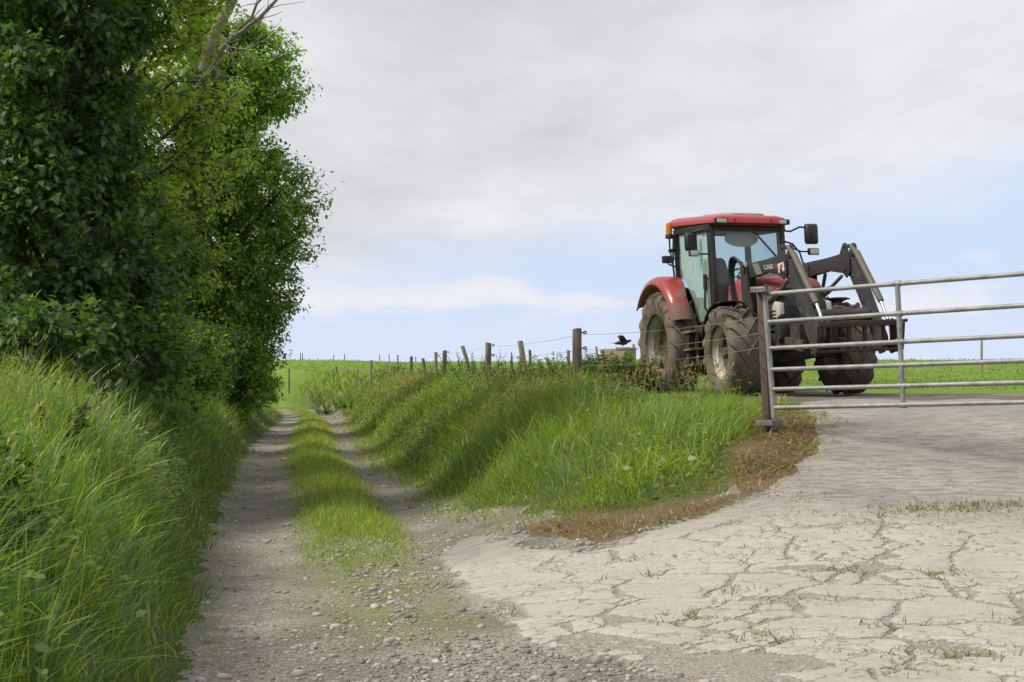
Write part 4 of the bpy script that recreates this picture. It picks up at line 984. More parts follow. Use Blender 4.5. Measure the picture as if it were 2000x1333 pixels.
for i, (x, y, h) in enumerate(((-2.75, 5.15, .35), (-3.0, 4.4, .4), (-2.35, 4.35, .25), (-3.35, 7.2, .4), (-2.9, 6.3, .3), (-4.4, 9.1, .45))):
    weed(x, y, h, .3, ('dark nettles low on the left bank nearest the camera', 'dark dock leaves at the frame corner of the left bank', 'low broad weed beside the gravel at the bottom left', 'nettles halfway up the left bank', 'small dark weed in the long grass of the left bank', 'nettles at the left bank top before the sycamore')[i],
         [(.035, .085, .022), (.05, .11, .03), (.03, .07, .025), (.07, .13, .04)], .085, 150, 10, 'broadleaf_weed', 'weed', 'broad leaved weeds on the left bank')

# ------------------------------------------------------------------ field gate and its post
m_galv, n, b = new_mat('galvanised_steel'); co = n.n('ShaderNodeTexCoord').outputs['Object']; f = n.noise(co, 9, 4, .6); f2 = n.noise(co, 60, 3)
n.put(b.inputs['Base Color'], n.mix(n.ss(.35, .7, f), n.mix(f2, (.24, .25, .255), (.33, .335, .34)), (.20, .19, .175))); b.inputs['Metallic'].default_value = .3; b.inputs['Roughness'].default_value = .58
m_rust, n, b = new_mat('rusty_steel'); co = n.n('ShaderNodeTexCoord').outputs['Object']; f = n.noise(co, 8, 5, .65)
n.put(b.inputs['Base Color'], n.mix(f, (.060, .040, .033), (.13, .085, .067))); b.inputs['Roughness'].default_value = .8; bump(n, b, f, .3, .01)
m_block, n, b = new_mat('mossy_block'); co = n.n('ShaderNodeTexCoord').outputs['Object']; f = n.noise(co, 7, 4)
n.put(b.inputs['Base Color'], n.mix(f, (.10, .10, .085), (.22, .215, .19))); b.inputs['Roughness'].default_value = .9
A = at(1505, 797, 9.5); 
def gp(px, py):
    """point in the plane of the closed gate leaf"""
    k = (px-1000)/FPX; d = Vector((1.0, -.51, 0)).normalized(); o_ = Vector(((1505-1000)/FPX*9.5, 9.5))
    # o + s d : x/y = k
    s_ = (k*o_.y - o_.x)/(d.x - k*d.y); y = o_.y + s_*d.y; return Vector((o_.x+s_*d.x, y*S, EYE+(HOR-py)/FPX*y))
g0 = gp(1512, 815)
gate = empty('field_gate', (g0.x, g0.y, g0.z)); tag(gate, 'long galvanised tubular steel field gate with six rails across the concrete entrance', 'gate')
rails = ((1499, 575, 2000, 535), (1501, 629.5, 2000, 597), (1503, 681, 2000, 656), (1506, 722.5, 2000, 705), (1508, 761, 2000, 747.5), (1510, 797, 2000, 786))
for (x0, y0, x1, y1) in rails:
    a, b_ = gp(x0, y0), gp(x1, y1); e = a + (b_-a)*1.62
    MB().tube([a-g0, e-g0], .0215, 14).build('rail', m_galv, gate)
a, b_ = gp(1492.5, 566), gp(1512, 818)
MB().tube([a-g0+Vector((0, 0, .0)), b_-g0], .0265, 14).build('stile', m_galv, gate)
a, b_ = gp(1752.5, 555), gp(1764, 788); d1 = gp(1764, 700)-gp(1499, 700)
MB().tube([a-g0, b_-g0], .0235, 14).build('upright', m_galv, gate)
for k in (1.03, 2.0):
    o = MB().tube([a-g0+d1*k, b_-g0+d1*k], .0235, 14).build('upright', m_galv, gate)
mb = MB()
for (x0, y0, x1, y1) in rails:                       # welded saddles where rails meet the upright
    for (ua, ub_) in ((1752.5, 1764),):
        yy = y0+(y1-y0)*(1757-x0)/(x1-x0); q = gp(ua+(ub_-ua)*(yy-555)/233, yy)-g0; MB().tube([q-Vector((.027, -.025, 0)), q+Vector((.027, -.025, 0))], .0275, 12).build('weld_collar', m_galv, gate)
# hinge post
pb = gp(1500, 815); zb = Hs(pb.x, pb.y/S+.07)
pr = empty('gate_post', (pb.x+.02, pb.y+.13, zb)); tag(pr, 'rusty brown steel post that the field gate hangs from', 'gate post')
top = EYE+(HOR-572)/FPX*9.6-zb
mb = MB(); M = Matrix.Rotation(R(-42), 3, 'Z')
mb.prism([(-.038, -.036), (.038, -.036), (.038, .036), (-.038, .036)], -.35, top, 'xy'); mb.v = [tuple(M @ Vector(p) + Vector((-.062*(p[2]/top), 0, 0))) for p in mb.v]
mb.build('column', m_rust, pr, bevel=.006)
mb = MB(); c = Vector((-.085, -.10, top+.02)); mb.box(c, (.155, .13, .052), M); mb.build('hinge_plate', m_galv, pr, bevel=.004)
mb = MB()
for k in range(4):
    q = c + M @ Vector((-.055+.037*k, -.066, .004)); MB().tube([q, q+M @ Vector((0, -.004, 0))], .008, 10).build('bolt_hole', m_black, pr)
MB().tube([c+Vector((.04, -.05, -.05)), c+Vector((.045, -.055, .05))], .016, 10).build('hinge_pin', m_rust, pr)
fz = EYE+(HOR-822)/FPX*9.6-zb
MB().box((-.01, -.14, fz-.02), (.19, .19, .055), M).build('foot_block', m_block, pr, bevel=.008)
mb = MB()
for k in range(5):
    z = EYE+(.76, .60, .46, .3, .2)[k]-zb; MB().tube([(-.07-.06*z/top, -.02, z), (-.10-.06*z/top, -.06, z+.02), (-.06-.06*z/top, -.075, z-.01)], .006, 6).build('wire_tie', m_black, pr)

# ------------------------------------------------------------------ tractor (local axes: x forward, y to its left, z up)
def dirty(name, base, mud=(.16, .125, .09), amt=.5, rough=.5, metal=0.0, sc=3.0, low=0.0, high=1.0, coat=0.0):
    """paint with dried mud in patches; more of it low down on the machine where wheels throw it"""
    m, n, b = new_mat(name); tcn = n.n('ShaderNodeTexCoord'); geo = n.n('ShaderNodeNewGeometry')
    co = tcn.outputs['Object']; f = n.noise(co, sc, 6, .68, .3); f2 = n.noise(co, sc*9, 4, .7)
    s_ = n.n('ShaderNodeSeparateXYZ'); n.put(s_.inputs[0], geo.outputs['Position'])
    hfac = n.ss(EYE+low, EYE+high, s_.outputs[2], .28, -.10)
    k = n.m('ADD', n.m('ADD', f, hfac), n.m('MULTIPLY', n.m('SUBTRACT', f2, .5), .35))
    k = n.ss(.80-.5*amt, 1.0-.45*amt, k)
    mc = n.mix(f2, tuple(q*.6 for q in mud), mud)
    n.put(b.inputs['Base Color'], n.mix(k, n.mix(f2, base, tuple(q*.8 for q in base)), mc))
    n.put(b.inputs['Roughness'], n.m('ADD', rough, n.m('MULTIPLY', k, .9-rough))); n.put(b.inputs['Metallic'], n.m('MULTIPLY', n.m('SUBTRACT', 1, k), metal))
    b.inputs['Coat Weight'].default_value = coat
    bump(n, b, n.m('ADD', k, n.m('MULTIPLY', f2, .4)), .35, .008); return m
m_red = dirty('faded_red_paint', (.36, .036, .040), (.26, .165, .135), .56, .35, 0, 2.5, .6, 2.6, .15)
m_tyre = dirty('muddy_tyre', (.026, .024, .022), (.26, .21, .16), .80, .85, 0, 3.2, -.5, 3.0)
m_tyre_f = dirty('muddier_tyre', (.024, .022, .020), (.19, .155, .12), .72, .85, 0, 3.2, -.5, 3.0)
m_rim = dirty('dusty_rim_paint', (.64, .60, .52), (.28, .205, .14), .38, .5, .1, 5, -.2, 2.2)
m_dish = dirty('brown_dusty_rim', (.30, .22, .14), (.15, .095, .055), .6, .7, 0, 5, -.2, 2.2)
m_dark = dirty('dark_grey_paint', (.034, .036, .039), (.105, .082, .062), .34, .5, 0, 3.5, .2, 2.6)
m_under = dirty('grimy_underbody', (.030, .028, .026), (.11, .085, .062), .62, .8, 0, 4, .1, 1.4)
m_loader = dirty('worn_loader_paint', (.042, .045, .049), (.105, .08, .06), .30, .5, .1, 3, .0, 3.2)
m_cyl = dirty('dusty_cylinder', (.12, .105, .085), (.16, .125, .085), .45, .6, 0, 5, .3, 2.4)
m_rusty = dirty('rusted_carrier', (.060, .034, .025), (.05, .040, .033), .5, .8, 0, 5, .2, 2)
m_blk, n, b = new_mat('matt_black'); b.inputs['Base Color'].default_value = (.022, .022, .024, 1); b.inputs['Roughness'].default_value = .5
m_chrome, n, b = new_mat('polished_rod'); b.inputs['Base Color'].default_value = (.7, .7, .72, 1); b.inputs['Metallic'].default_value = 1; b.inputs['Roughness'].default_value = .18
m_white, n, b = new_mat('white_lettering'); b.inputs['Base Color'].default_value = (.62, .62, .62, 1)
m_grey_l, n, b = new_mat('silver_lettering'); b.inputs['Base Color'].default_value = (.42, .42, .43, 1)
m_redl, n, b = new_mat('red_lettering'); b.inputs['Base Color'].default_value = (.45, .07, .07, 1)
m_lens, n, b = new_mat('lamp_lens'); b.inputs['Base Color'].default_value = (.55, .54, .50, 1); b.inputs['Roughness'].default_value = .15; b.inputs['Coat Weight'].default_value = .6
m_seat, n, b = new_mat('grey_seat_cloth'); b.inputs['Base Color'].default_value = (.045, .047, .05, 1); b.inputs['Roughness'].default_value = .9
m_tan, n, b = new_mat('dusty_hatch'); b.inputs['Base Color'].default_value = (.36, .29, .22, 1); b.inputs['Roughness'].default_value = .6
m_amber, n, b = new_mat('amber_beacon_lens'); b.inputs['Base Color'].default_value = (.85, .27, .01, 1); b.inputs['Roughness'].default_value = .2; b.inputs['Transmission Weight'].default_value = .35
m_mirror, n, b = new_mat('mirror_glass'); b.inputs['Base Color'].default_value = (.6, .62, .65, 1); b.inputs['Metallic'].default_value = 1; b.inputs['Roughness'].default_value = .08
m_visor, n, b = new_mat('pale_headlining'); b.inputs['Base Color'].default_value = (.42, .45, .42, 1); b.inputs['Roughness'].default_value = .7
def glass_mat(name, tint, film, dcol):
    m = bpy.data.materials.new(name); m.use_nodes = True; n = NT(m.node_tree); co = n.n('ShaderNodeTexCoord').outputs['Object']
    t = n.n('ShaderNodeBsdfTransparent'); t.inputs[0].default_value = (*tint, 1); g = n.n('ShaderNodeBsdfGlossy'); g.inputs[1].default_value = .04
    fr = n.n('ShaderNodeLayerWeight'); fr.inputs[0].default_value = .5; mx = n.n('ShaderNodeMixShader'); n.put(mx.inputs[0], n.m('ADD', n.m('MULTIPLY', n.m('POWER', fr.outputs['Facing'], 4.0), .5), .03)); n.put(mx.inputs[1], t.outputs[0]); n.put(mx.inputs[2], g.outputs[0])
    mp = n.n('ShaderNodeMapping'); n.put(mp.inputs[0], co); mp.inputs['Scale'].default_value = (2.6, 2.6, .9); f = n.noise(mp.outputs[0], 4.0, 6, .75, .8)
    d = n.n('ShaderNodeBsdfDiffuse'); d.inputs[0].default_value = (*dcol, 1); m2 = n.n('ShaderNodeMixShader')
    n.put(m2.inputs[0], n.ss(.60-.35*film, .85-.15*film, f, .04+.3*film, .18+.62*film)); n.put(m2.inputs[1], mx.outputs[0]); n.put(m2.inputs[2], d.outputs[0])
    o = n.n('ShaderNodeOutputMaterial'); n.put(o.inputs[0], m2.outputs[0]); return m
m_glass = glass_mat('tinted_cab_glass', (.90, .96, .955), .10, (.36, .40, .37))
m_glass_d = glass_mat('dirty_skylit_door_glass', (.82, .94, .90), .58, (.60, .70, .61))  # real dirt streaks; the pale film also stands in for sky light

TR = empty('tractor', (3.51, 29.7, EYE-.07)); TR.rotation_euler = (R(2.4), R(-1.4), R(-90+14.8)); TR.scale = (1.03, 1.03, 1.03)
tag(TR, 'muddy red farm tractor with dark front loader parked behind the steel gate', 'tractor')

def make_wheel(x, y, z, side, Rt, hw, rr, nlug, m_t, front):
    """side -1 = tractor's right. Axle along y; outer face towards side"""
    k = Rt/.87; o = side
    hub = MB()
    if front:
        hub.lathe([(.001, .15), (.07, .15), (.085, .13), (.09, .02), (.15, -.01), (.16, -.05), (.165, -.09)], 28, (0, 0, 0), 'y')
        hub.lathe([(.13, .0), (.20, .005), (.25, -.015), (rr-.085, .03), (rr-.055, .04)], 36, (0, 0, 0), 'y')
        for j in range(8):
            a = 2*math.pi*j/8; hub.tube([(math.cos(a)*.185, .0, math.sin(a)*.185), (math.cos(a)*.185, .03, math.sin(a)*.185)], .014, 6)
    else:
        hub.lathe([(.001, .0), (.07, .0), (.10, -.02), (.105, -.06), (.17, -.07), (.21, -.065), (.27, -.06), (.40, -.02), (rr-.10, .0), (rr-.06, .01)], 40, (0, 0, 0), 'y')
        for j in range(8):
            a = 2*math.pi*j/8; hub.tube([(math.cos(a)*.155, -.07, math.sin(a)*.155), (math.cos(a)*.155, -.035, math.sin(a)*.155)], .016, 6)
    hub.v = [(p[0], p[1]*o, p[2]) for p in hub.v]
    w_ = hub.build('wheel', m_dish if not front else m_under, TR, smooth=35); w_.location = (x, y, z)
    rim = MB(); e = hw*.86
    rim.lathe([(rr+.012, e+.006), (rr+.022, e), (rr+.020, e-.02), (rr-.006, e-.03), (rr-.018, e-.07), (rr-.05, e-.10), (rr-.055, .02), (rr-.06, -.02), (rr-.045, -e+.08), (rr, -e+.03), (rr+.02, -e)], 56, (0, 0, 0), 'y')
    rim.v = [(p[0], p[1]*o, p[2]) for p in rim.v]; rim.build('rim', m_rim, w_, smooth=30)
    ty = MB(); rc = Rt-.048*k
    prof = [(rr+.0, -hw*.80), (rr+.02, -hw*.93), (rr+(rc-rr)*.35, -hw*1.02), (rr+(rc-rr)*.68, -hw*1.03), (rc-.035*k, -hw*.93), (rc-.008, -hw*.78), (rc+.004, -hw*.35), (rc+.008, 0)]
    prof = prof + [(r, -h) for r, h in prof[-2::-1]]; ty.lathe(prof, 72, (0, 0, 0), 'y')
    rng = random.Random(int(x*100+side*7))
    for s_ in (-1, 1):
        for i in range(nlug):
            a0 = 2*math.pi*(i+(.5 if s_ > 0 else 0))/nlug + rng.uniform(-.012, .012)
            secs = []
            for t_, yy, rb, hh, wd in ((0, -.02, rc, .040, .026), (.3, .28, rc, .043, .030), (.65, .62, rc-.004, .045, .034), (.9, .86, rc-.018*k, .048, .038), (1.05, 1.0, rc-.055*k, .036, .040), (1.16, 1.045, rc-.12*k, .012, .036)):
                an = a0 + .40*t_*(1.0 if not front else 1.12); q = yy*hw*s_; rt_ = rb+hh*k*1.25; ring = []
                for (rad, da, dy) in ((rb-.03, -wd, 0), (rt_, -wd*.72, .012 if t_ > .95 else 0), (rt_, wd*.72, .012 if t_ > .95 else 0), (rb-.03, wd, 0)):
                    A_ = an+da*(1.0/ (1.0 if not front else .82)); ring.append((rad*math.cos(A_), q+dy*s_, rad*math.sin(A_)))
                secs.append(ring)
            ty.loft(secs)
    t_ = ty.build('tyre', m_t, w_, smooth=40); return w_
for s_ in (-1, 1):
    make_wheel(0, s_*.885, .855, s_, .885, .235, .515, 17, m_tyre, False)
    f_ = make_wheel(2.55, -.835 if s_ < 0 else .94, .645, s_, .685, .235, .385, 14, m_tyre_f, True)
    f_.rotation_euler = (0, R(8*s_), R(-2))

# underbody
mb = MB().box((.3, 0, .80), (1.3, .62, .52)).box((1.4, 0, .78), (1.5, .46, .42)).box((2.5, 0, .80), (1.2, .36, .34)); mb.build('transmission', m_under, TR, bevel=.03)
mb = MB().tube([(2.55, -.72, .62), (2.55, -.45, .60), (2.55, 0, .58), (2.55, .45, .60), (2.55, .72, .62)], [.10, .085, .12, .085, .10], 14); mb.build('front_axle', m_under, TR)
MB().tube([(0, -.75, .855), (0, -.4, .855), (0, .4, .855), (0, .75, .855)], [.13, .17, .17, .13], 16).build('rear_axle', m_under, TR)
mb = MB().box((3.25, 0, .80), (.62, .52, .30)).prism([(3.4, .55), (3.72, .62), (3.75, .98), (3.4, 1.0)], -.30, .30); mb.build('front_bolster', m_under, TR, bevel=.02)
mb = MB().box((3.32, -.36, .90), (.16, .14, .30)).box((3.20, .36, .88), (.2, .14, .26)); 
MB().box((3.30, -.37, .92), (.18, .15, .28)).build('valve_block', m_dark, TR, bevel=.015)
mb = MB().prism([(.62, .50), (1.02, .36), (1.46, .40), (1.50, 1.12), (.86, 1.14), (.70, .9)], -.80, -.46); mb.build('fuel_tank', m_under, TR, bevel=.03)
mb = MB().prism([(.62, .50), (1.02, .40), (1.46, .40), (1.50, 1.12), (.86, 1.14), (.70, .9)], .46, .80); mb.build('fuel_tank', m_under, TR, bevel=.03)
ST0 = 0
st = MB().box((1.04, -.92, .72), (.05, .05, .68)).box((1.34, -.92, .72), (.05, .05, .68)); st.build('step_frame', m_under, TR, bevel=.006)
for z in (.52, .76, 1.03): MB().box((1.19, -.93, z), (.36, .20, .035)).build('step', m_dish, TR, bevel=.006)
MB().prism([(1.06, 1.05), (1.22, 1.05), (1.12, .40), (1.02, .40)], -1.0, -.86).build('step_side_plate', m_under, TR, bevel=.01)

# bonnet
def bonnet_ring(x, hw, z0, z1, n=9):
    p = [(x, -hw*1.02, z0), (x, -hw*1.03, z0+(z1-z0)*.55)]
    for i in range(n):
        a = math.pi*(1-i/(n-1)); p.append((x, hw*math.copysign(abs(math.cos(a))**.55, math.cos(a)), z1-.17+.17*math.sin(a)**.7))
    return p + [(x, hw*1.03, z0+(z1-z0)*.55), (x, hw*1.02, z0)]
mb = MB().loft([bonnet_ring(*q) for q in ((1.46, .42, 1.10, 1.80), (1.9, .43, 1.05, 1.79), (2.4, .42, 1.08, 1.76), (2.85, .40, 1.16, 1.70), (3.05, .375, 1.36, 1.68), (3.17, .34, 1.44, 1.62), (3.22, .30, 1.48, 1.56))])
mb.build('bonnet', m_red, TR, smooth=50)
mb = MB().loft([bonnet_ring(*q) for q in ((2.55, .405, .95, 1.50), (3.0, .39, .92, 1.52), (3.22, .36, .92, 1.47), (3.32, .30, .95, 1.40))]); gr = mb.build('grille', m_dark, TR, smooth=50)
mb = MB()
for k in range(6): mb.box((3.31, 0, .99+.05*k), (.05, .50, .018))
for s_ in (-1, 1):
    for k in range(5): mb.box((2.95, s_*.402, 1.0+.05*k), (.5, .02, .014))
o = mb.build('grille_bars', m_blk, TR); o.parent = gr
for s_ in (-1, 1):
    mb = MB().loft([[(3.12+.26*(1-abs(c))+dx, s_*(.36-.10*max(0, dx*3)), 1.16+zz) for (c, zz) in ((1, 0), (.5, .16), (-.2, .18), (-.9, .02))] for dx in (0, .03)])
    h_ = MB().prism([(3.05, 1.12), (3.20, 1.08), (3.34, 1.14), (3.33, 1.30), (3.16, 1.34), (3.06, 1.28)], s_*.33, s_*.405).build('headlight', m_lens, TR, bevel=.015)

# cab
_before = set(bpy.data.objects.keys())
cf = MB()
for s_ in (-1, 1):
    cf.prism([(1.30, 1.08), (1.47, 1.08), (1.42, 2.62), (1.25, 2.62)], s_*.585, s_*.665)        # front pillar
    cf.prism([(-.10, 1.75), (.02, 1.70), (-.03, 2.62), (-.14, 2.62)], s_*.62, s_*.70)            # rear pillar
    cf.bar((-.08, s_*.66, 2.59), (1.40, s_*.645, 2.60), .09, .10)
    cf.prism([(.62, 1.10), (1.40, 1.05), (1.40, 1.17), (.80, 1.22)], s_*.56, s_*.66)
cf.bar((1.36, -.6, 2.60), (1.36, .6, 2.60), .09, .11); cf.bar((-.08, -.62, 2.59), (-.08, .62, 2.59), .09, .10); cf.bar((-.04, -.62, 1.55), (-.04, .62, 1.55), .08, .10)
cf.box((.68, 0, 1.02), (1.45, 1.2, .10)); cf.bar((1.41, -.58, 1.28), (1.41, .58, 1.28), .06, .08)
cf.build('cab_frame', m_blk, TR, bevel=.012)
def pane(name, poly, th, m, plane='xz', bev=0):
    return MB().prism(poly, th[0], th[1], plane).build(name, m, TR, smooth=0)
for s_ in (-1, 1):
    d = pane('door_window', [(1.30, 1.22), (1.255, 2.54), (.0, 2.54), (.03, 1.93), (.30, 1.80), (.52, 1.55), (.66, 1.30), (.70, 1.18)], (s_*.655, s_*.663), m_glass_d if s_ < 0 else m_glass)
    if s_ < 0:
        h_ = MB().prism([(1.12, 1.66), (1.19, 1.66), (1.20, 1.90), (1.13, 1.90)], -.715, -.665).build('door_handle', m_blk, TR, bevel=.015); h_.parent = d
        g_ = MB().tube([(1.24, -.67, 1.85), (1.23, -.72, 1.75), (1.20, -.73, 1.40), (1.20, -.67, 1.30)], .016, 8).build('grab_rail', m_blk, TR); g_.parent = d
ws = MB(); ws.v = []; ws.prism([(-.585, 1.32), (.585, 1.32), (.585, 2.55), (-.585, 2.55)], 0, .008, 'yz'); ws.v = [(p[0]+1.445-.05*(p[2]-1.08)/1.54, p[1], p[2]) for p in ws.v]
ws.build('windscreen', m_glass, TR, smooth=0)
pane('rear_window', [(-.60, 1.60), (.60, 1.60), (.60, 2.54), (-.60, 2.54)], (-.075, -.067), m_glass, 'yz')
wp = MB().tube([(1.455, .10, 2.55), (1.475, .22, 2.40), (1.475, .50, 2.12)], .010, 6).bar((1.48, .16, 2.47), (1.475, .56, 2.06), .012, .03); wp.build('wiper', m_blk, TR)
def rrect(x0, x1, hw0, hw1, ins, z, cr=.16, n=5):
    x0 += ins; x1 -= ins; hw0 -= ins; hw1 -= ins; c_ = max(.03, cr-ins*.3); p = []
    for (cx, cy, a0) in ((x1-c_, hw1-c_, 0), (x0+c_, hw0-c_, 90), (x0+c_, -hw0+c_, 180), (x1-c_, -hw1+c_, 270)):
        for i in range(n+1): a = R(a0+90*i/n); p.append((cx+c_*math.cos(a), cy+c_*math.sin(a), z))
    return p
rf = MB().loft([rrect(-.30, 1.66, .76, .67, .09, 2.635), rrect(-.30, 1.66, .76, .67, .03, 2.645), rrect(-.30, 1.66, .76, .67, .0, 2.67), rrect(-.30, 1.66, .76, .67, .01, 2.73), rrect(-.30, 1.66, .76, .67, .05, 2.768), rrect(-.30, 1.66, .76, .67, .14, 2.795), rrect(-.30, 1.66, .76, .67, .30, 2.805)])
roof = rf.build('cab_roof', m_red, TR, smooth=45)
o = MB().loft([rrect(.35, 1.45, .40, .36, 0, 2.78), rrect(.35, 1.45, .40, .36, .01, 2.825), rrect(.35, 1.45, .40, .36, .06, 2.84)]).build('roof_hatch', m_tan, TR, smooth=45); o.parent = roof
for y in (-.555, .555):
    wl = MB().box((1.615, y, 2.695), (.10, .20, .085), Matrix.Rotation(R(-14 if y > 0 else -0), 3, 'Z')).build('work_light', m_blk, TR, bevel=.012); wl.parent = roof
    ln = MB().box((1.668, y, 2.695), (.012, .165, .058)).build('work_light_lens', m_lens, TR, bevel=.005); ln.parent = roof
for y in (-.32, .32):
    o = MB().box((1.655, y, 2.69), (.012, .012, .10)).build('roof_seam', m_blk, TR); o.parent = roof
MB().loft([rrect(.2, 1.25, .42, .42, 0, 2.60), rrect(.2, 1.25, .42, .42, .05, 2.57)]).build('headlining', m_visor, TR)
o = MB().loft([[(1.28+.10*math.cos(a)*0, .30*math.cos(a)-.06, 2.44+.13*math.sin(a)) for a in np.linspace(0, 6.28, 19)[:-1]], [(1.295, .30*math.cos(a)-.06, 2.44+.13*math.sin(a)) for a in np.linspace(0, 6.28, 19)[:-1]]]).build('sun_visor', m_visor, TR)
# inside the cab
mb = MB().box((.42, 0, 1.28), (.5, .5, .16)).box((.35, 0, 1.42), (.52, .52, .14)); mb.loft([[(x+.10-.16*t_, y*w_, 1.45+.75*t_) for (x, y) in ((0, -.25), (.10, -.22), (.10, .22), (0, .25))] for t_, w_ in ((0, 1), (.3, 1.02), (.75, .95), (.95, .8), (1, .6))])
mb.build('driver_seat', m_seat, TR, bevel=.03)
mb = MB().prism([(1.05, 1.1), (1.40, 1.1), (1.40, 1.62), (1.22, 1.70), (1.08, 1.5)], -.24, .24); mb.build('dashboard', m_blk, TR, bevel=.03)
mb = MB().prism([(.2, 1.1), (1.0, 1.1), (.95, 1.5), (.3, 1.55)], -.58, -.36); mb.build('side_console', m_seat, TR, bevel=.03)
Mw = Matrix.Rotation(R(-32), 3, 'Y'); mb = MB().tube([Vector((.95, 0, 1.88)) + Mw @ Vector((.20*math.cos(a), .20*math.sin(a), 0)) for a in np.linspace(0, 2*math.pi, 25)], .016, 8, cap=False)
for a in (0, 2.1, 4.2): mb.tube([Vector((.95, 0, 1.88)), Vector((.95, 0, 1.88)) + Mw @ Vector((.20*math.cos(a), .20*math.sin(a), 0))], .012, 6)
mb.tube([(.95, 0, 1.88), (1.15, 0, 1.58)], .03, 10); mb.build('steering_wheel', m_blk, TR)

_cab = [o for o in bpy.data.objects if o.name not in _before]
# rear wings and front mudguards
for s_ in (-1, 1):
    rings = []
    for i in range(17):
        a = R(143-i*7.9); ro, cx, cz = 1.03, -.07, .95; sec = []
        k = 1-.10*abs(i-8)/8
        for (dr, yy) in ((-.015, .60), (.0, .66), (.012, .85), (.006, 1.02), (-.03, 1.10), (-.11, 1.135), (-.135, 1.12), (-.06, 1.08), (-.03, 1.02), (-.025, .85), (-.04, .62)):
            yy = yy if yy > .95 else yy + (.95-yy)*.62*max(0, min(1, (i-5)/8))
            sec.append((cx+(ro+dr)*math.cos(a)*1.0, s_*yy, cz+(ro+dr)*math.sin(a)))
        rings.append(sec)
    MB().loft(rings).build('rear_wing', m_red, TR, smooth=50)
    MB().prism([(-.42, 1.72), (.02, 1.80), (.34, 1.72), (.58, 1.45), (.70, 1.20), (.70, 1.05), (-.3, 1.05)], s_*.545, s_*.585).build('wing_inner_panel', m_blk, TR)
    rings = []
    for i in range(11):
        a = R(158-i*7.4); rings.append([(2.53+r_*math.cos(a), s_*y_, .65+r_*math.sin(a)) for r_, y_ in ((.745, .68), (.76, .80), (.757, .98), (.735, 1.05), (.72, 1.045), (.74, .98), (.742, .80), (.73, .68))])
    MB().loft(rings).build('front_mudguard', m_dark, TR, smooth=50)
    MB().tube([(2.5, s_*.55, .7), (2.5, s_*.60, 1.36), (2.5, s_*.75, 1.405)], .022, 8).build('mudguard_stay', m_under, TR)

_before = set(bpy.data.objects.keys())
# beacon, mirrors and small lamps
MB().tube([(.02, -.80, 2.10), (.02, -.83, 2.36), (.02, -.83, 2.50)], .016, 8).build('beacon_stalk', m_blk, TR)
MB().lathe([(.001, 2.48), (.065, 2.485), (.072, 2.50), (.066, 2.545), (.06, 2.555)], 18, (.02, -.83, 0)).build('beacon_base', m_blk, TR)
MB().lathe([(.052, 2.55), (.056, 2.60), (.053, 2.68), (.04, 2.715), (.015, 2.73), (.001, 2.731)], 18, (.02, -.83, 0)).build('beacon', m_amber, TR)
mb = MB().bar((-.08, -.70, 2.32), (.0, -.84, 2.30), .03, .05).bar((-.1, -.72, 2.20), (.02, -.84, 2.14), .03, .03).tube([(-.06, -.72, 2.55), (-.05, -.76, 2.1), (-.02, -.74, 1.75)], .018, 8); mb.build('beacon_bracket', m_dark, TR)
def small_lamp(c, size, name, arm, lens_x=1, lensm=m_lens):
    MB().tube([Vector(q) for q in arm], .013, 8).build(name+'_arm', m_blk, TR)
    h_ = MB().box(c, size).build(name, m_blk, TR, bevel=min(size)*.18); 
    l_ = MB().box((c[0]+lens_x*(size[0]/2+.002), c[1], c[2]), (.008, size[1]*.84, size[2]*.76)).build('lens', lensm, TR, bevel=.003); l_.parent = h_
small_lamp((1.34, -.94, 2.21), (.08, .16, .10), 'side_work_light', [(1.32, -.66, 2.20), (1.32, -.86, 2.20)])
small_lamp((1.44, 1.16, 2.24), (.09, .18, .11), 'side_work_light', [(1.38, .66, 2.34), (1.42, .95, 2.24), (1.42, 1.1, 2.24)])
small_lamp((.10, -.93, 2.17), (.10, .15, .11), 'rear_lamp', [(.0, -.72, 2.06), (.06, -.88, 2.10), (.08, -.92, 2.16)], lens_x=-1)
def mirror(y, x, z, w_, h_, arm):
    MB().tube([Vector(q) for q in arm], .016, 8).build('mirror_arm', m_blk, TR)
    M_ = MB().loft([[(x+dx, y+sy*w_/2*k, z+sz*h_/2*k) for (sy, sz) in ((-1, -.8), (-.8, -1), (.8, -1), (1, -.8), (1, .8), (.8, 1), (-.8, 1), (-1, .8))] for dx, k in ((-.06, .96), (-.03, 1), (.03, .97), (.06, .75))]).build('mirror', m_blk, TR, smooth=40)
    g_ = MB().box((x-.062, y, z), (.004, w_*.84, h_*.86)).build('mirror_glass', m_mirror, TR); g_.parent = M_
mirror(1.11, 1.50, 2.52, .215, .33, [(1.35, .62, 2.58), (1.38, .78, 2.56), (1.46, .92, 2.63), (1.49, 1.08, 2.62)])
mirror(-.83, .98, 2.40, .20, .28, [(1.20, -.64, 2.60), (1.1, -.74, 2.57), (1.0, -.80, 2.54)])
MB().tube([(1.40, .66, 2.40), (1.42, .80, 2.36), (1.46, .90, 2.22), (1.50, .95, 2.00), (1.52, .98, 1.90)], .016, 8).build('mirror_stay', m_blk, TR)
_cab += [o for o in bpy.data.objects if o.name not in _before]
for o in _cab:                       # the cab sits narrow on the chassis, its roof line running down to the front
    for v in o.data.vertices:
        x_, y_, z_ = v.co; k = max(0, (z_-1.1)/1.6); v.co = (x_, y_*.92-.04, z_ + k*(-.02+.075*(1.45-x_)-.035*y_))
MB().tube([(2.9, .40, 1.30), (2.9, .46, 1.45), (3.05, .46, 1.72)], .028, 10).build('intake_pipe', m_blk, TR)

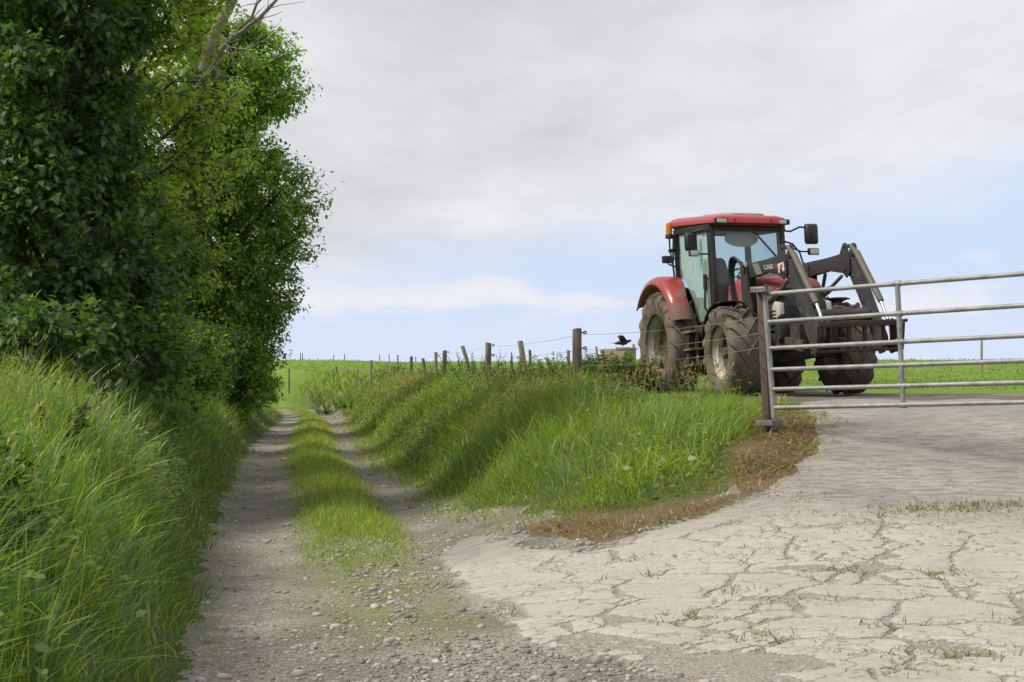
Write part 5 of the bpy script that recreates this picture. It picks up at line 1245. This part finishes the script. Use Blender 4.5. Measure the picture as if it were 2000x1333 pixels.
# front loader
LD = MB().tube([(4.02, -.46, 1.15), (4.02, .46, 1.15)], .085, 18).build('front_loader', m_loader, TR)
def sub(mb, name, m, bevel=.0, smooth=38):
    o = mb.build(name, m, None, bevel, smooth); o.parent = LD; return o
for s_ in (-1, 1):
    y0, y1 = s_*.45, s_*.55
    sub(MB().prism([(2.30, 1.72), (2.24, 1.82), (2.30, 1.95), (2.9, 2.03), (3.32, 2.10), (3.46, 2.05), (3.72, 1.98), (4.38, .80), (4.36, .68), (4.26, .62), (4.16, .68), (3.72, 1.42), (3.52, 1.74), (3.34, 1.80), (2.9, 1.83), (2.6, 1.76)], y0, y1), 'loader_arm', m_loader, .012)
    sub(MB().prism([(3.30, 1.86), (3.34, 2.10), (3.47, 2.235), (3.55, 2.24), (3.60, 2.18), (3.62, 1.98), (3.60, 1.80), (3.48, 1.72)], y0-s_*.03, y0-s_*.012).prism([(3.30, 1.86), (3.34, 2.10), (3.47, 2.235), (3.55, 2.24), (3.60, 2.18), (3.62, 1.98), (3.60, 1.80), (3.48, 1.72)], y1+s_*.012, y1+s_*.03).tube([(3.53, y0-s_*.05, 2.19), (3.53, y1+s_*.05, 2.19)], .03, 12).tube([(3.45, y0-s_*.05, 1.86), (3.45, y1+s_*.05, 1.86)], .03, 12), 'knee_bracket', m_loader, .004)
    yc = s_*.50; a = Vector((3.55, yc+s_*.0, 2.16)); b_ = Vector((4.42, yc, 1.0)); d = (b_-a)
    off = Vector((.075, 0, .055))
    sub(MB().tube([a+Vector((.02, 0, .03)), a+off*.8+d*.10, a+off+d*.12, a+off+d*.74, a+off+d*.78], [.03, .038, .050, .050, .042], 16), 'cylinder', m_cyl)
    sub(MB().tube([a+off+d*.77, a+off*.7+d*1.0], .024, 12), 'cylinder_rod', m_chrome)
    a = Vector((2.28, yc-s_*.0, 1.22)); b_ = Vector((3.38, yc-s_*.0, 1.76)); d = b_-a; sh = Vector((0, -s_*.10, 0))
    sub(MB().tube([a+sh, a+sh+d*.02, a+sh+d*.62, a+sh+d*.65], [.03, .052, .052, .04], 14), 'lift_cylinder', m_cyl)
    sub(MB().tube([a+sh+d*.64, b_+sh], .026, 12), 'lift_rod', m_cyl)
    # mast
    sub(MB().prism([(2.12, .80), (2.44, .80), (2.46, 1.30), (2.36, 1.62), (2.40, 1.90), (2.26, 1.96), (2.14, 1.86), (2.10, 1.4)], s_*.43, s_*.455).prism([(2.12, .80), (2.44, .80), (2.46, 1.30), (2.36, 1.62), (2.40, 1.90), (2.26, 1.96), (2.14, 1.86), (2.10, 1.4)], s_*.56, s_*.585).prism([(2.12, .80), (2.40, .80), (2.34, 1.62), (2.16, 1.62)], s_*.455, s_*.56).tube([(2.30, s_*.42, 1.84), (2.30, s_*.60, 1.84)], .04, 12), 'mast', m_under, .006)
    sub(MB().bar((2.2, s_*.40, .85), (3.5, s_*.34, .74), .06, .16), 'subframe_rail', m_under, .01)
    # lower end pin
    sub(MB().tube([(4.28, y0-s_*.06, .70), (4.28, y1+s_*.06, .70)], .035, 12).tube([(4.42, y0-s_*.06, .98), (4.42, y1+s_*.06, .98)], .03, 12), 'pivot_pins', m_rusty)
    hp = [(4.36, .56), (4.50, .58), (4.55, .80), (4.53, 1.03), (4.42, 1.06), (4.34, .98), (4.36, .78), (4.25, .66)]
    sub(MB().prism(hp, s_*.40, s_*.425).prism(hp, s_*.575, s_*.60), 'carrier_plate', m_rusty, .006)
sub(MB().bar((4.50, -.60, 1.01), (4.50, .66, 1.01), .09, .05).bar((4.545, -.58, .985), (4.545, .60, .985), .02, .07), 'carrier_top_rail', m_rusty, .006)
sub(MB().bar((4.50, -.60, .62), (4.50, .66, .62), .06, .045), 'carrier_bottom_rail', m_rusty, .006)
sub(MB().tube([(4.47, .55, 1.0), (4.47, .80, 1.02)], .025, 10), 'locking_bar', m_rusty)
sub(MB().prism([(4.40, .58), (4.58, .60), (4.66, .98), (4.56, 1.02), (4.46, .84)], .63, .67), 'carrier_hook', m_rusty, .008)
sub(MB().prism([(4.40, .58), (4.58, .60), (4.66, .98), (4.56, 1.02), (4.46, .84)], -.67, -.63), 'carrier_hook', m_rusty, .008)
for y in (-.12, .12): sub(MB().bar((4.50, y, .64), (4.50, y, .98), .05, .06), 'carrier_strut', m_rusty, .006)
sub(MB().prism([(3.88, .98), (4.1, .96), (4.16, 1.12), (3.96, 1.18)], -.06, .06), 'tube_bracket', m_loader, .01)
# hoses looping from the cab to the loader mast
rng = random.Random(4)
for k in range(4):
    y = -.60-.022*k; p = [(1.98, y+.04, 1.16), (1.93, y, 1.45), (1.95, y-.02, 1.78+.02*k), (2.06, y-.03, 1.97+.025*k), (2.22, y-.01, 2.0+.02*k), (2.36, y+.02, 1.90)]
    P = [Vector(q) for q in p]; fine = []
    for i in range(len(P)-1):
        p0, p1, p2, p3 = P[max(i-1, 0)], P[i], P[i+1], P[min(i+2, len(P)-1)]
        for t_ in (0, .25, .5, .75): fine.append(.5*((2*p1)+(p2-p0)*t_+(2*p0-5*p1+4*p2-p3)*t_*t_+(3*p1-p0-3*p2+p3)*t_**3))
    fine.append(P[-1]); sub(MB().tube(fine, .017, 8), 'hydraulic_hose', m_blk)
for y in (-.56, .44):
    sub(MB().tube([(3.62, y, 1.75), (3.75, y+.05, 1.72), (3.86, y+.03, 1.50), (3.84, y, 1.30), (3.95, y+.02, 1.2)], .014, 8), 'hydraulic_hose', m_blk)
sub(MB().prism([(2.02, 1.02), (2.20, 1.0), (2.24, 1.22), (2.12, 1.30), (2.0, 1.22)], -.74, -.56).tube([(2.1, -.72, 1.25), (2.1, -.72, 1.36)], .03, 10), 'hose_coupler', m_under, .012)
sub(MB().prism([(2.26, 1.86), (2.40, 1.90), (2.40, 1.98), (2.26, 1.95)], -.60, -.56), 'valve_cap', m_tan, .006)
# lettering on the outer face of the near arm
def lettering(text, size, x, z, rot, y, name, m, ext=.0015, sx=1.0):
    cu = bpy.data.curves.new(name, 'FONT'); cu.body = text; cu.size = size; cu.extrude = ext; cu.offset = .002
    tmp = bpy.data.objects.new(name, cu); COL.objects.link(tmp); dg = bpy.context.evaluated_depsgraph_get()
    me = bpy.data.meshes.new_from_object(tmp.evaluated_get(dg)); bpy.data.objects.remove(tmp)
    c, s__ = math.cos(rot), math.sin(rot)
    for v in me.vertices:
        px, py = v.co.x*sx, v.co.y; v.co = Vector((x + px*c - py*s__, y - v.co.z, z + px*s__ + py*c))
    o = link_mesh(name, me, m); o.parent = LD; return o
lettering('CASE', .095, 2.86, 1.875, R(7), -.5525, 'lettering', m_grey_l, sx=1.25)
lettering('IH', .095, 3.17, 1.913, R(7), -.5525, 'lettering', m_redl, sx=1.3)
for k in range(4):
    x0 = 2.54+.045*k; sub(MB().prism([(x0, 1.945+.006*k), (x0+.012, 1.947+.006*k), (x0+.105, 1.785+.006*k), (x0+.093, 1.783+.006*k)], -.5535, -.5505), 'arm_stripe', m_grey_l, 0, 0)
sub(MB().prism([(3.345, 1.83), (3.555, 1.85), (3.54, 1.98), (3.335, 1.965)], -.585, -.580), 'warning_decal', m_white, 0, 0)
sub(MB().prism([(3.375, 1.92), (3.50, 1.955), (3.515, 1.90), (3.44, 1.89), (3.50, 1.865), (3.40, 1.85), (3.38, 1.88), (3.43, 1.91)], -.588, -.5855), 'decal_mark', m_redl, 0, 0)

for o in [LD]+list(LD.children):
    for v in o.data.vertices: q_ = min(1, max(0, (v.co.x-2.45)/.75)); v.co = (v.co.x+.24+.2*q_-.13*max(0, v.co.z-1.3), v.co.y*.955, v.co.z*.96+.14-.2*q_-.07*(1-q_))
